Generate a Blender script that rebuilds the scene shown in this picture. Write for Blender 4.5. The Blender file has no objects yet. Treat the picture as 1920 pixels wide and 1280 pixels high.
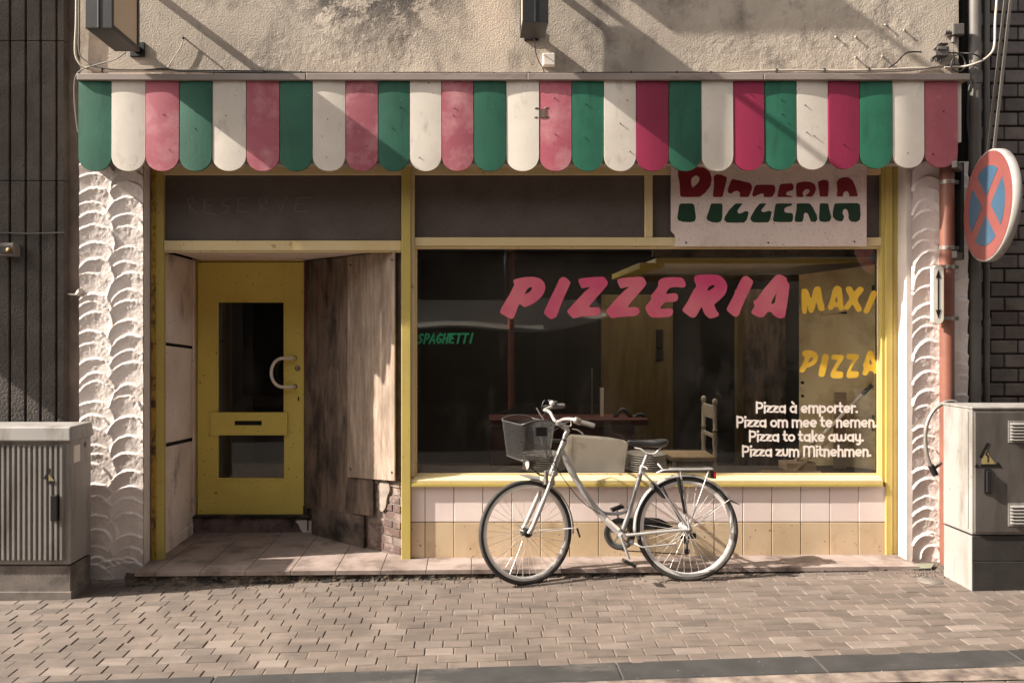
import bpy, math, random
import numpy as np
from mathutils import Vector, Matrix
from mathutils.geometry import tessellate_polygon
random.seed(7); rng = np.random.default_rng(7)
R = math.radians
SC = bpy.context.scene
COL = SC.collection
# ------------------------------------------------------------------ camera, sky, sun, exposure
FPX, VX, VY, D, ZC = 1450.0, 885.0, 625.0, 5.33, 1.62       # focal (1920 px wide), vanishing point, distance to the wall plane, eye height
cd = bpy.data.cameras.new('camera'); cam = bpy.data.objects.new('camera', cd); COL.objects.link(cam)
cd.sensor_width = 36; cd.lens = FPX/1920*36; cd.shift_x = (960-VX)/1920; cd.shift_y = -(640-VY)/1920
cd.clip_start = 0.05; cd.clip_end = 500
cam.location = (0, -D, ZC); cam.rotation_euler = (R(90), 0, 0)
SC.camera = cam
SUN_D = Vector((1.0, 0.175, -0.75)).normalized()
w = bpy.data.worlds.new('World'); SC.world = w; w.use_nodes = True
nt = w.node_tree; bg = nt.nodes['Background']
sky = nt.nodes.new('ShaderNodeTexSky'); sky.sky_type = 'NISHITA'; sky.sun_disc = False
sd = -SUN_D
sky.sun_elevation = math.asin(sd.z); sky.sun_rotation = math.atan2(sd.x, sd.y)
sky.air_density = 1.0; sky.dust_density = 4.0; sky.ozone_density = 0.5
hs = nt.nodes.new('ShaderNodeHueSaturation'); hs.inputs['Saturation'].default_value = 0.28
tint = nt.nodes.new('ShaderNodeMix'); tint.data_type = 'RGBA'; tint.blend_type = 'MULTIPLY'; tint.inputs[0].default_value = 1
tint.inputs[7].default_value = (1.0, .965, .91, 1)
nt.links.new(sky.outputs[0], hs.inputs['Color']); nt.links.new(hs.outputs[0], tint.inputs[6]); nt.links.new(tint.outputs[2], bg.inputs['Color'])
bg.inputs['Strength'].default_value = 0.105
sl = bpy.data.lights.new('sun', 'SUN'); sl.energy = 5.0; sl.angle = R(0.5); sl.color = (1, .935, .84)
so = bpy.data.objects.new('sun', sl); COL.objects.link(so); so.location = (-20, -4, 16)
so.rotation_euler = SUN_D.to_track_quat('-Z', 'Y').to_euler()
SC.view_settings.view_transform = 'Standard'; SC.view_settings.look = 'None'; SC.view_settings.gamma = 1
SC.view_settings.exposure = 1.36
try: SC.cycles.max_bounces = 8; SC.cycles.transparent_max_bounces = 12; SC.cycles.use_denoising = True
except Exception: pass

# ------------------------------------------------------------------ helpers
def W(px, py, Y):                       # a photo pixel seen on the plane at depth Y -> world point
    k = (D+Y)/FPX
    return Vector(((px-VX)*k, Y, ZC+(VY-py)*k))
def wx(px, Y=0): return (px-VX)*(D+Y)/FPX
def wz(py, Y=0): return ZC+(VY-py)*(D+Y)/FPX
SX, SY, GZ = 0.021, 0.02, -0.0232
def G(x, y): return GZ + SX*x + SY*(y+0.28)     # the pavement's plane
def lin(*c):
    if len(c) == 1: c = c[0]
    return tuple(((v/255)/12.92 if v/255 <= .04045 else ((v/255+.055)/1.055)**2.4) for v in c)
def c4(c): return (c[0], c[1], c[2], 1)

class NG:
    def __init__(s, m):
        m.use_nodes = True; s.t = m.node_tree; s.b = s.t.nodes['Principled BSDF']; s.co = s.t.nodes.new('ShaderNodeTexCoord')
    def n(s, t, **k):
        x = s.t.nodes.new(t)
        for a, v in k.items(): setattr(x, a, v)
        return x
    def l(s, a, b): s.t.links.new(a, b)
    def map(s, sc=(1,1,1)):
        x = s.n('ShaderNodeMapping'); x.inputs['Scale'].default_value = sc; s.l(s.co.outputs['Object'], x.inputs[0]); return x.outputs[0]
    def noise(s, scale, detail=4, stretch=(1,1,1), rough=.55):
        x = s.n('ShaderNodeTexNoise'); x.inputs['Scale'].default_value = scale; x.inputs['Detail'].default_value = detail; x.inputs['Roughness'].default_value = rough
        s.l(s.map(stretch), x.inputs['Vector']); return x.outputs['Fac']
    def ramp(s, fac, a, b, ca=(0,0,0), cb=(1,1,1)):
        x = s.n('ShaderNodeValToRGB'); e = x.color_ramp.elements
        e[0].position = a; e[0].color = c4(ca); e[1].position = b; e[1].color = c4(cb); s.l(fac, x.inputs[0]); return x.outputs[0]
    def mix(s, fac, a, b, mode='MIX'):
        x = s.n('ShaderNodeMix', data_type='RGBA', blend_type=mode)
        for v, i in ((fac, 0), (a, 6), (b, 7)):
            if isinstance(v, (int, float)): x.inputs[i].default_value = v
            elif isinstance(v, tuple): x.inputs[i].default_value = c4(v)
            else: s.l(v, x.inputs[i])
        return x.outputs[2]
    def mul(s, a, b, op='MULTIPLY'):
        x = s.n('ShaderNodeMath', operation=op)
        for v, i in ((a, 0), (b, 1)):
            if isinstance(v, (int, float)): x.inputs[i].default_value = v
            else: s.l(v, x.inputs[i])
        return x.outputs[0]
    def bump(s, h, strength, dist=.01):
        x = s.n('ShaderNodeBump'); x.inputs['Strength'].default_value = strength; x.inputs['Distance'].default_value = dist
        s.l(h, x.inputs['Height']); s.l(x.outputs[0], s.b.inputs['Normal'])

MATS = {}
def M(name, c, c2=None, sc=3, rough=.6, metal=0, bump=0, bsc=80, bd=.004, stretch=(1,1,1), dirt=None, dsc=2.5, dth=(.55,.72), dst=(1,1,1), damt=1.0, speck=None, ssc=120, sth=(.66,.70), rvar=0, attr=False, spec=.5, ovar=0):
    if name in MATS: return MATS[name]
    m = bpy.data.materials.new(name); g = NG(m); b = g.b
    b.inputs['Roughness'].default_value = rough; b.inputs['Metallic'].default_value = metal
    b.inputs['Specular IOR Level'].default_value = spec
    col = c
    if c2 is not None: col = g.mix(g.ramp(g.noise(sc, 5, stretch), .32, .68), c, c2)
    if attr:
        a = g.n('ShaderNodeAttribute'); a.attribute_name = 'tint'; col = g.mix(1.0, col, a.outputs['Color'], 'MULTIPLY')
    if ovar:
        oi = g.n('ShaderNodeObjectInfo'); v = g.ramp(oi.outputs['Random'], 0, 1, (1-ovar,)*3, (1+ovar*.4,)*3); col = g.mix(1.0, col, v, 'MULTIPLY')
    if dirt is not None:
        col = g.mix(g.mul(g.ramp(g.noise(dsc, 8, dst, .65), dth[0], dth[1]), damt), col, dirt)
    if speck is not None:
        col = g.mix(g.ramp(g.noise(ssc, 2), sth[0], sth[1]), col, speck)
    if isinstance(col, tuple): b.inputs['Base Color'].default_value = c4(col)
    else: g.l(col, b.inputs['Base Color'])
    if rvar:
        r = g.ramp(g.noise(7, 4), .3, .7, (rough-rvar,)*3, (rough+rvar,)*3); g.l(r, b.inputs['Roughness'])
    if bump: g.bump(g.noise(bsc, 6, stretch), bump, bd)
    MATS[name] = m; return m

class MB:
    def __init__(s): s.v = []; s.f = []; s.sm = []; s.mi = []; s.cm = 0; s.col = []
    def add(s, vs, fs, smooth=False, col=None):
        o = len(s.v); s.v += [tuple(v) for v in vs]
        for f in fs: s.f.append(tuple(i+o for i in f)); s.sm.append(smooth); s.mi.append(s.cm); s.col.append(col or (1,1,1))
        return s
    def box(s, x0, x1, y0, y1, z0, z1, col=None):
        if x0 > x1: x0, x1 = x1, x0
        if y0 > y1: y0, y1 = y1, y0
        if z0 > z1: z0, z1 = z1, z0
        return s.hexa([(x0,y0,z0),(x1,y0,z0),(x1,y1,z0),(x0,y1,z0),(x0,y0,z1),(x1,y0,z1),(x1,y1,z1),(x0,y1,z1)], col)
    def hexa(s, p, col=None):
        return s.add(p, [(0,3,2,1),(4,5,6,7),(0,1,5,4),(1,2,6,5),(2,3,7,6),(3,0,4,7)], False, col)
    def obox(s, c, ax, ay, az):          # oriented box from centre and three half-axis vectors
        c, ax, ay, az = Vector(c), Vector(ax), Vector(ay), Vector(az)
        p = [c-ax-ay-az, c+ax-ay-az, c+ax+ay-az, c-ax+ay-az, c-ax-ay+az, c+ax-ay+az, c+ax+ay+az, c-ax+ay+az]
        return s.hexa(p)
    def bar(s, a, b, w, h, up=(0,0,1)):  # rectangular bar between two points
        a, b = Vector(a), Vector(b); d = (b-a).normalized(); u = Vector(up); sd = d.cross(u)
        if sd.length < 1e-4: sd = d.cross(Vector((1,0,0)))
        sd.normalize(); u = sd.cross(d)
        return s.obox((a+b)/2, (b-a)/2, sd*w/2, u*h/2)
    def tube(s, pts, r, n=8, closed=False, caps=True, flat=1.0, smooth=True):
        P = [Vector(p) for p in pts]; m = len(P)
        rr = r if isinstance(r, (list, tuple)) else [r]*m
        T = []
        for i in range(m):
            a = P[(i-1) % m] if (closed or i) else P[0]; b = P[(i+1) % m] if (closed or i < m-1) else P[-1]
            t = (b-a); T.append(t.normalized() if t.length > 1e-9 else Vector((0,0,1)))
        u = T[0].orthogonal().normalized(); vs = []
        for i in range(m):
            u = (u - T[i]*u.dot(T[i])); u = u.normalized() if u.length > 1e-6 else T[i].orthogonal().normalized()
            v = T[i].cross(u)
            for k in range(n):
                a = 2*math.pi*k/n; vs.append(P[i]+u*math.cos(a)*rr[i]+v*math.sin(a)*rr[i]*flat)
        fs = []
        for i in range(m if closed else m-1):
            j = (i+1) % m
            for k in range(n): fs.append((i*n+k, i*n+(k+1) % n, j*n+(k+1) % n, j*n+k))
        s.add(vs, fs, smooth)
        if caps and not closed:
            s.add(vs[:n], [tuple(range(n))[::-1]]); s.add(vs[-n:], [tuple(range(n))])
        return s
    def cyl(s, a, b, r0, r1=None, n=16): return s.tube([a, b], [r0, r0 if r1 is None else r1], n)
    def lathe(s, c, axis, prof, n=24, smooth=True):   # prof: (radius, along)
        c = Vector(c); ax = Vector(axis).normalized(); u = ax.orthogonal().normalized(); v = ax.cross(u); vs = []; m = len(prof)
        for r, h in prof:
            for k in range(n):
                a = 2*math.pi*k/n; vs.append(c+ax*h+(u*math.cos(a)+v*math.sin(a))*r)
        fs = [(i*n+k, i*n+(k+1) % n, (i+1)*n+(k+1) % n, (i+1)*n+k) for i in range(m-1) for k in range(n)]
        return s.add(vs, fs, smooth)
    def ball(s, c, r, n=12, sq=(1,1,1)):
        vs = []; fs = []
        for i in range(n//2+1):
            th = math.pi*i/(n//2)
            for k in range(n):
                a = 2*math.pi*k/n; vs.append((c[0]+r*sq[0]*math.sin(th)*math.cos(a), c[1]+r*sq[1]*math.sin(th)*math.sin(a), c[2]+r*sq[2]*math.cos(th)))
        for i in range(n//2):
            for k in range(n): fs.append((i*n+k, (i+1)*n+k, (i+1)*n+(k+1) % n, i*n+(k+1) % n))
        return s.add(vs, fs, True)
    def poly(s, loops, fr, depth):       # extruded flat polygon: loops of 2D points, fr(u, v, d) -> world, front at d=0
        L = [[Vector((p[0], p[1], 0)) for p in lp] for lp in loops]
        tri = tessellate_polygon(L); flat = [p for lp in L for p in lp]; n = len(flat)
        vs = [fr(p.x, p.y, 0) for p in flat] + [fr(p.x, p.y, depth) for p in flat]
        fs = [tuple(t) for t in tri] + [(t[2]+n, t[1]+n, t[0]+n) for t in tri]
        o = 0
        for lp in L:
            k = len(lp)
            for i in range(k): fs.append((o+i, o+(i+1) % k, o+(i+1) % k+n, o+i+n))
            o += k
        return s.add(vs, fs)
    def grid(s, X, Y, Z, smooth=True):   # 2D arrays
        h, w_ = X.shape; o = len(s.v)
        s.v += list(map(tuple, np.stack([X, Y, Z], -1).reshape(-1, 3).tolist()))
        for i in range(h-1):
            for j in range(w_-1):
                a = o+i*w_+j; s.f.append((a, a+1, a+w_+1, a+w_))
        k = (h-1)*(w_-1); s.sm += [smooth]*k; s.mi += [s.cm]*k; s.col += [(1,1,1)]*k
        return s
    def build(s, name, mat, parent=None, bevel=0, seg=2, label=None, tint=False, recalc=True):
        me = bpy.data.meshes.new(name); me.from_pydata(s.v, [], s.f)
        for m in (mat if isinstance(mat, (list, tuple)) else [mat]): me.materials.append(m)
        me.polygons.foreach_set('use_smooth', s.sm); me.polygons.foreach_set('material_index', s.mi)
        if tint:
            a = me.color_attributes.new('tint', 'FLOAT_COLOR', 'CORNER'); arr = []
            for p, c in zip(me.polygons, s.col): arr += [c[0], c[1], c[2], 1]*p.loop_total
            a.data.foreach_set('color', arr)
        me.update()
        if recalc and len(s.v) < 30000:
            import bmesh
            bm = bmesh.new(); bm.from_mesh(me); bmesh.ops.recalc_face_normals(bm, faces=bm.faces); bm.to_mesh(me); bm.free()
        o = bpy.data.objects.new(name, me); COL.objects.link(o)
        if parent is not None:
            o.parent = parent
            if parent.type == 'EMPTY': o.matrix_parent_inverse = Matrix.Translation(-parent.location)
        if bevel:
            b = o.modifiers.new('bevel', 'BEVEL'); b.width = bevel; b.segments = seg; b.limit_method = 'ANGLE'; b.angle_limit = R(40)
        if label: o['label'] = label
        return o
def thing(name, label, cat, loc=(0,0,0), group=None):
    o = bpy.data.objects.new(name, None); COL.objects.link(o); o.location = loc; o.empty_display_size = .1
    return tag(o, label, cat, group)
def tag(o, label, cat, group=None):
    o['label'] = label; o['category'] = cat
    if group: o['group'] = group
    return o
def struct(o, kind='structure'): o['kind'] = kind; return o
def copy_tree(o, delta, parent=None):
    c = o.copy(); COL.objects.link(c)
    if parent is None: c.location = o.location + Vector(delta)
    else: c.parent = parent
    for ch in list(o.children): copy_tree(ch, delta, c)
    return c
def chaikin(p, it=1, q=.22):
    for _ in range(it):
        o = []
        for i in range(len(p)):
            a, b = p[i], p[(i+1) % len(p)]
            o += [(a[0]+(b[0]-a[0])*q, a[1]+(b[1]-a[1])*q), (a[0]+(b[0]-a[0])*(1-q), a[1]+(b[1]-a[1])*(1-q))]
        p = o
    return p
def smooth_path(P, n=6):                 # Catmull-Rom through 3D points
    P = [Vector(p) for p in P]; o = []
    for i in range(len(P)-1):
        p0 = P[max(i-1, 0)]; p1 = P[i]; p2 = P[i+1]; p3 = P[min(i+2, len(P)-1)]
        for k in range(n):
            t = k/n
            o.append(.5*((2*p1)+(p2-p0)*t+(2*p0-5*p1+4*p2-p3)*t*t+(3*p1-p0-3*p2+p3)*t**3))
    o.append(P[-1]); return o
def fbm(nx, nz, lx, lz, cell, octv=4, gain=.5, seed=0):   # value noise on a grid of physical size
    r = np.random.default_rng(seed); H = np.zeros((nz, nx)); a = 1
    for _ in range(octv):
        gx, gz = int(lx/cell)+3, int(lz/cell)+3; g = r.random((gz, gx))
        u = np.linspace(0, lx/cell, nx); v = np.linspace(0, lz/cell, nz)
        iu = u.astype(int); iv = v.astype(int); fu = u-iu; fv = v-iv
        fu = fu*fu*(3-2*fu); fv = (fv*fv*(3-2*fv))[:, None]
        g00 = g[np.ix_(iv, iu)]; g01 = g[np.ix_(iv, iu+1)]; g10 = g[np.ix_(iv+1, iu)]; g11 = g[np.ix_(iv+1, iu+1)]
        H += a*((g00*(1-fu)+g01*fu)*(1-fv)+(g10*(1-fu)+g11*fu)*fv - .5)
        a *= gain; cell /= 2
    return H
def ribbon(mb, pts, wd, fr, d, depth, caps=True, closed=False):
    P = [Vector((p[0], p[1])) for p in pts]; n = len(P); Lf = []; Rt = []
    for i in range(n):
        a = P[i-1] if (i or closed) else P[0]; b = P[(i+1) % n] if (i < n-1 or closed) else P[-1]
        t = (b-a).normalized(); nn = Vector((-t.y, t.x)); k = 1.0
        if 0 < i < n-1 or closed:
            t1 = (P[i]-a).normalized(); c = max(.45, nn.dot(Vector((-t1.y, t1.x)))); k = 1/c
        Lf.append(P[i]+nn*wd/2*k); Rt.append(P[i]-nn*wd/2*k)
    g = lambda u, v, e: fr(u, v, e+d)
    if closed:
        mb.poly([[tuple(p) for p in Lf], [tuple(p) for p in Rt]], g, depth); return
    out = [tuple(p) for p in Lf]
    if caps:
        t = (P[-1]-P[-2]).normalized(); a0 = math.atan2(t.x, -t.y)
        out += [(P[-1].x+wd/2*math.cos(a0-math.pi*k/6), P[-1].y+wd/2*math.sin(a0-math.pi*k/6)) for k in range(1, 6)]
    out += [tuple(p) for p in Rt[::-1]]
    if caps:
        t = (P[0]-P[1]).normalized(); a0 = math.atan2(t.x, -t.y)
        out += [(P[0].x+wd/2*math.cos(a0-math.pi*k/6), P[0].y+wd/2*math.sin(a0-math.pi*k/6)) for k in range(1, 6)]
    mb.poly([out], g, depth)
def arc(cx, cy, rx, ry, a0, a1, n=10): return [(cx+rx*math.cos(R(a0+(a1-a0)*i/n)), cy+ry*math.sin(R(a0+(a1-a0)*i/n))) for i in range(n+1)]

# ------------------------------------------------------------------ materials
YEL = lin(176, 146, 40)
m_plaster = M('aged_plaster', lin(186,176,165), lin(148,139,131), 2.2, .9, bump=.5, bsc=70, bd=.008, dirt=lin(118,106,96), dsc=1.7, dth=(.52,.75), damt=.75, speck=lin(110,100,90), ssc=55, sth=(.69,.76))
m_scallop = M('white_trowelled_plaster', lin(226,214,206), lin(208,194,186), 5, .85, bump=.5, bsc=120, bd=.004, dirt=lin(168,152,140), dsc=9, dth=(.60,.80), damt=.7)
m_smoothpl = M('smooth_white_plaster', lin(218,206,198), lin(200,186,176), 4, .85, bump=.2, bsc=60, dirt=lin(150,134,120), dsc=3, dth=(.58,.8), damt=.6)
m_yellow = M('yellow_paint', lin(188,168,90), lin(178,156,88), 3, .5, bump=.15, bsc=50, dirt=lin(120,90,40), dsc=14, dth=(.66,.74), damt=.8, speck=lin(60,44,24), ssc=60, sth=(.715,.745), rvar=.08)
m_cream = M('faded_yellow_paint', lin(214,192,148), lin(206,182,132), 3, .55, bump=.15, bsc=50, dirt=lin(130,100,56), dsc=14, dth=(.64,.74), damt=.7, speck=lin(70,52,30), ssc=55, sth=(.715,.745))
m_rusty = M('rusty_yellow_paint', lin(176,142,44), lin(150,112,42), 4, .6, bump=.2, bsc=40, dirt=lin(72,44,18), dsc=12, dth=(.48,.60), stretch=(1,1,.4))
m_door = M('yellow_door_paint', lin(220,200,100), lin(206,182,90), 2.2, .5, bump=.1, bsc=40, dirt=lin(96,62,24), dsc=26, dth=(.66,.73), speck=lin(60,36,14), ssc=48, sth=(.70,.73), rvar=.08)
m_transom = M('brown_speckled_panel', lin(98,87,81), lin(86,75,70), 3, .75, bump=.1, bsc=150, speck=lin(70,58,52), ssc=190, sth=(.58,.68), dirt=lin(80,68,62), dsc=3, dth=(.5,.8))
m_green = M('green_painted_board', lin(38,104,80), lin(30,88,66), 3.5, .55, bump=.18, bsc=45, dirt=lin(20,60,46), dsc=6, dth=(.52,.74), damt=.75, dst=(2,1,.5), speck=lin(120,150,130), ssc=70, sth=(.745,.77), ovar=.28)
m_white = M('white_painted_board', lin(226,216,202), lin(210,198,184), 3.5, .55, bump=.18, bsc=45, dirt=lin(126,112,100), dsc=6, dth=(.57,.80), dst=(1.6,1,.7), damt=.7, speck=lin(60,50,44), ssc=42, sth=(.765,.78), ovar=.16)
m_pink = M('faded_pink_board', lin(180,100,110), lin(166,80,94), 4, .6, bump=.2, bsc=45, dirt=lin(200,144,146), dsc=5, dth=(.48,.72), damt=.8, stretch=(.5,1,1.6), speck=lin(90,50,56), ssc=50, sth=(.74,.77), ovar=.28)
m_red = M('magenta_board', lin(148,36,72), lin(128,28,58), 4, .55, bump=.18, bsc=45, dirt=lin(184,90,108), dsc=6, dth=(.64,.84), damt=.7, stretch=(1,1,.4), ovar=.28)
m_dusk = M('weathered_pink_board', lin(166,90,96), lin(148,74,84), 5, .65, bump=.2, bsc=60, dirt=lin(186,120,120), dsc=8, dth=(.55,.8), damt=.6)
m_rail = M('grey_metal_rail', lin(150,136,128), lin(134,120,112), 4, .5, bump=.1, bsc=30, dirt=lin(92,80,72), dsc=8, dth=(.55,.75), dst=(.3,1,1))
m_black = M('black_metal', lin(24,22,22), lin(34,31,30), 6, .45, bump=.1, bsc=60, dirt=lin(70,62,58), dsc=14, dth=(.66,.8), damt=.5)
m_blackpl = M('black_plastic', lin(20,19,19), lin(28,26,26), 8, .4)
m_boxpanel = M('beige_acrylic_panel', lin(190,168,142), lin(180,158,132), 3, .35)
m_cable_l = M('pale_cable', lin(178,166,152), lin(160,148,136), 5, .5)
m_cable_d = M('dark_cable', lin(36,32,30), lin(44,40,38), 5, .5)
m_concrete = M('ribbed_concrete', lin(84,77,71), lin(66,60,56), 6, .95, bump=.9, bsc=60, bd=.012, dirt=lin(66,58,52), dsc=1.6, dth=(.45,.75), damt=.8)
m_gap = M('stained_return', lin(140,126,116), lin(110,98,90), 3, .9, bump=.3, bsc=40, dirt=lin(70,62,56), dsc=2.2, dth=(.48,.7), dst=(1,1,.5))
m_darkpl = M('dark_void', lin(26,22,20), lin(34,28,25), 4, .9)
m_gbrick = M('glazed_brick', lin(112,102,95), lin(90,81,75), 7, .45, bump=.2, bsc=40, dirt=lin(64,50,44), dsc=6, dth=(.5,.75), attr=True)
m_mortar = M('dark_mortar', lin(44,36,32), lin(56,46,42), 10, .95)
m_pipe = M('grey_drainpipe', lin(100,94,88), lin(86,80,75), 4, .55, dirt=lin(72,64,58), dsc=4, dth=(.5,.75), dst=(1,1,.3))
m_wood1 = M('dark_weathered_plywood', lin(122,103,89), lin(88,72,61), 7, .85, bump=.3, bsc=30, stretch=(3.4,3.4,.5), dirt=lin(36,29,25), dsc=4.2, dth=(.46,.62), dst=(1.5,1.5,.5), damt=.85)
m_wood2 = M('pale_weathered_plywood', lin(166,146,128), lin(124,105,90), 8, .8, bump=.3, bsc=30, stretch=(4,4,.5), dirt=lin(84,68,56), dsc=4.5, dth=(.42,.76), dst=(1.5,1.5,.5), damt=.8, speck=lin(70,50,38), ssc=70, sth=(.70,.75))
m_wood3 = M('dirty_grey_board', lin(116,100,88), lin(90,76,66), 5, .9, bump=.2, bsc=40, dirt=lin(38,32,28), dsc=4, dth=(.45,.65))
m_reveal = M('pale_pink_panel', lin(232,216,208), lin(214,194,184), 3, .65, bump=.1, bsc=30, dirt=lin(104,84,70), dsc=4, dth=(.58,.76), dst=(1.2,1.2,.5), damt=.8, speck=lin(60,48,40), ssc=36, sth=(.70,.74))
m_brickr = M('old_red_brick', lin(98,76,69), lin(80,62,56), 9, .9, bump=.5, bsc=60, bd=.008, dirt=lin(136,120,110), dsc=8, dth=(.50,.66), attr=True)
m_mortar2 = M('pale_mortar', lin(118,104,95), lin(92,80,72), 12, .95, bump=.6, bsc=60, bd=.008)
m_terr = M('dark_terrazzo', lin(122,102,97), lin(98,80,76), 12, .6, bump=.1, bsc=60, dirt=lin(40,30,26), dsc=6, dth=(.48,.66), speck=lin(120,100,94), ssc=120, sth=(.66,.72))
m_tilew = M('cream_wall_tile', lin(232,216,208), lin(224,204,196), 4, .22, bump=.03, bsc=14, dirt=lin(190,168,156), dsc=5, dth=(.58,.8), damt=.6, attr=True, speck=lin(140,118,104), ssc=36, sth=(.755,.78))
m_tileb = M('beige_wall_tile', lin(206,182,152), lin(194,168,136), 4, .25, bump=.03, bsc=14, dirt=lin(150,118,86), dsc=6, dth=(.55,.78), damt=.7, attr=True, speck=lin(80,60,44), ssc=40, sth=(.71,.75), dst=(1,1,.5))
m_grout = M('dark_grout', lin(70,56,48), lin(90,74,62), 14, .9)
m_step = M('floor_tile', lin(150,134,126), lin(136,120,112), 5, .65, bump=.15, bsc=50, dirt=lin(84,70,62), dsc=4, dth=(.46,.66), damt=.85, attr=True)
m_riser = M('crumbling_mortar', lin(112,98,84), lin(60,52,44), 18, .95, bump=.9, bsc=60, bd=.015, dirt=lin(30,26,22), dsc=8, dth=(.46,.58), dst=(.6,1,1))
m_sand = M('sandy_joint', lin(136,120,108), lin(70,58,52), 10, .95, bump=.4, bsc=120)
m_brickp = M('clay_paver', lin(104,92,84), lin(84,74,67), 7, .8, bump=.5, bsc=90, bd=.004, attr=True, dirt=lin(126,112,101), dsc=2.4, dth=(.50,.74), damt=.65, stretch=(.5,2.5,1), speck=lin(84,70,62), ssc=70, sth=(.70,.76))
m_kerb = M('bluestone_kerb', lin(56,54,52), lin(43,41,40), 7, .7, bump=.25, bsc=60, dirt=lin(120,110,100), dsc=4, dth=(.58,.76), dst=(.3,1,1), damt=.6, speck=lin(150,140,130), ssc=50, sth=(.735,.76))
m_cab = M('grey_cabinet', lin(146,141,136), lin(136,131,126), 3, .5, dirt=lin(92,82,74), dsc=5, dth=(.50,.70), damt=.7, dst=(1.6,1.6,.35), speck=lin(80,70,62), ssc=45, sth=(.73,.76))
m_cabd = M('shade_toned_cabinet_door', lin(92,86,81), lin(82,76,72), 3, .5, dirt=lin(58,52,47), dsc=5, dth=(.50,.70), damt=.7, dst=(1.6,1.6,.35), speck=lin(60,54,48), ssc=30, sth=(.74,.77))  # darker than the cabinet body: shade on the front put into the colour
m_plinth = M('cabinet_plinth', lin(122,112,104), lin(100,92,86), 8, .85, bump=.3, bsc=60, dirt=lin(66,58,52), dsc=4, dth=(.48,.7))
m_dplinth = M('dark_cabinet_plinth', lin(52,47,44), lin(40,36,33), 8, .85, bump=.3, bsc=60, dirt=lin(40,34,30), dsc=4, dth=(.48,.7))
m_orange = M('faded_orange_pole', lin(124,78,63), lin(108,66,53), 5, .5, dirt=lin(142,108,94), dsc=9, dth=(.62,.78), dst=(1,1,.4), damt=.6)
m_clamp = M('galvanised_metal', lin(170,162,152), lin(146,138,130), 9, .38, metal=.6)
m_signred = M('faded_red_film', lin(126,72,67), lin(114,62,59), 4, .4)
m_signblue = M('sign_blue_film', lin(56,82,102), lin(50,74,94), 4, .4)
m_signwhite = M('sign_white', lin(222,212,198), lin(208,198,186), 5, .4, dirt=lin(150,138,124), dsc=8, dth=(.6,.8), damt=.5)
m_ink = M('black_ink', lin(18,16,16), None, 1, .5)
m_stick = M('yellow_sticker', lin(150,134,90), None, 1, .5)
m_board = M('white_sign_board', lin(224,204,194), lin(214,194,184), 3, .55, speck=lin(96,80,74), ssc=130, sth=(.655,.70), dirt=lin(190,168,158), dsc=5, dth=(.5,.8))
m_sred = M('dark_red_letter', lin(126,20,32), lin(116,18,28), 4, .5)
m_sgreen = M('dark_green_letter', lin(18,56,30), lin(14,48,26), 4, .5)
m_lpink = M('airbrushed_pink_letter', lin(216,118,128), lin(200,56,108), 2.4, .5)
m_lyel = M('yellow_letter', lin(226,182,62), lin(216,170,56), 4, .5)
m_lwhite = M('white_letter', lin(236,224,214), lin(230,216,206), 4, .5)
m_lgreen = M('green_letter', lin(30,128,84), lin(26,112,76), 6, .5)
m_chalk = M('chalk_scratch', lin(132,118,108), None, 1, .8)
m_alu = M('silver_paint', lin(178,173,169), lin(164,159,155), 6, .3, metal=.4, dirt=lin(120,112,106), dsc=9, dth=(.64,.8), damt=.4)
m_alu2 = M('grey_frame_paint', lin(140,136,136), lin(128,125,125), 6, .28, metal=.4)
m_steel = M('polished_steel', lin(222,216,210), lin(210,204,198), 6, .28, metal=.35)
m_tyre = M('tyre_rubber', lin(44,41,39), lin(58,54,50), 16, .8, bump=.1, bsc=200, dirt=lin(120,106,94), dsc=12, dth=(.58,.76), damt=.5)
m_grip = M('grey_rubber_grip', lin(96,90,86), lin(82,76,72), 20, .6)
m_sad = M('black_saddle', lin(34,33,34), lin(28,27,28), 10, .35, bump=.1, bsc=200)
m_mesh = M('wire_mesh', lin(84,81,79), lin(70,68,66), 10, .4, metal=.3)
m_tail = M('red_lens', lin(176,26,40), None, 1, .25)
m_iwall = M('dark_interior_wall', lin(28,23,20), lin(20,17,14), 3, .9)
m_ipan = M('ochre_wood_panel', lin(98,82,48), lin(76,62,35), 4, .6, stretch=(4,4,.5), dirt=lin(84,60,30), dsc=3, dth=(.5,.75))
m_iply = M('beige_plywood_door', lin(232,214,172), lin(214,188,142), 2.6, .6, dirt=lin(150,122,78), dsc=2.2, dth=(.45,.7), stretch=(1,1,.7))
m_counter = M('maroon_counter', lin(84,40,38), lin(70,34,32), 4, .5)
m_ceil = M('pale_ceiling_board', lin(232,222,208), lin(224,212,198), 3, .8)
m_plate = M('stoneware_plate', lin(236,228,220), lin(228,218,208), 4, .3)
m_card = M('cream_cardboard', lin(242,232,220), lin(234,222,208), 3, .75, dirt=lin(170,150,132), dsc=5, dth=(.55,.8))
m_chair = M('whitewashed_chair', lin(226,214,200), lin(214,200,184), 6, .6)
m_seat = M('straw_seat', lin(196,172,140), lin(170,146,116), 20, .85, stretch=(1,6,1))
m_plank = M('grey_plank', lin(170,146,122), lin(142,120,98), 6, .8, stretch=(1,1,5))
m_ledge = M('dark_ledge_board', lin(74,60,50), lin(60,48,40), 5, .6)
m_opp = M('shaded_facade', lin(96,84,75), lin(78,68,61), 2, .9, bump=.3, bsc=30)
m_oppglass = M('dark_window_glass', lin(26,26,28), None, 1, .12)
m_oppaw = M('pale_canvas', lin(196,190,182), lin(180,174,166), 3, .8)

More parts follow.
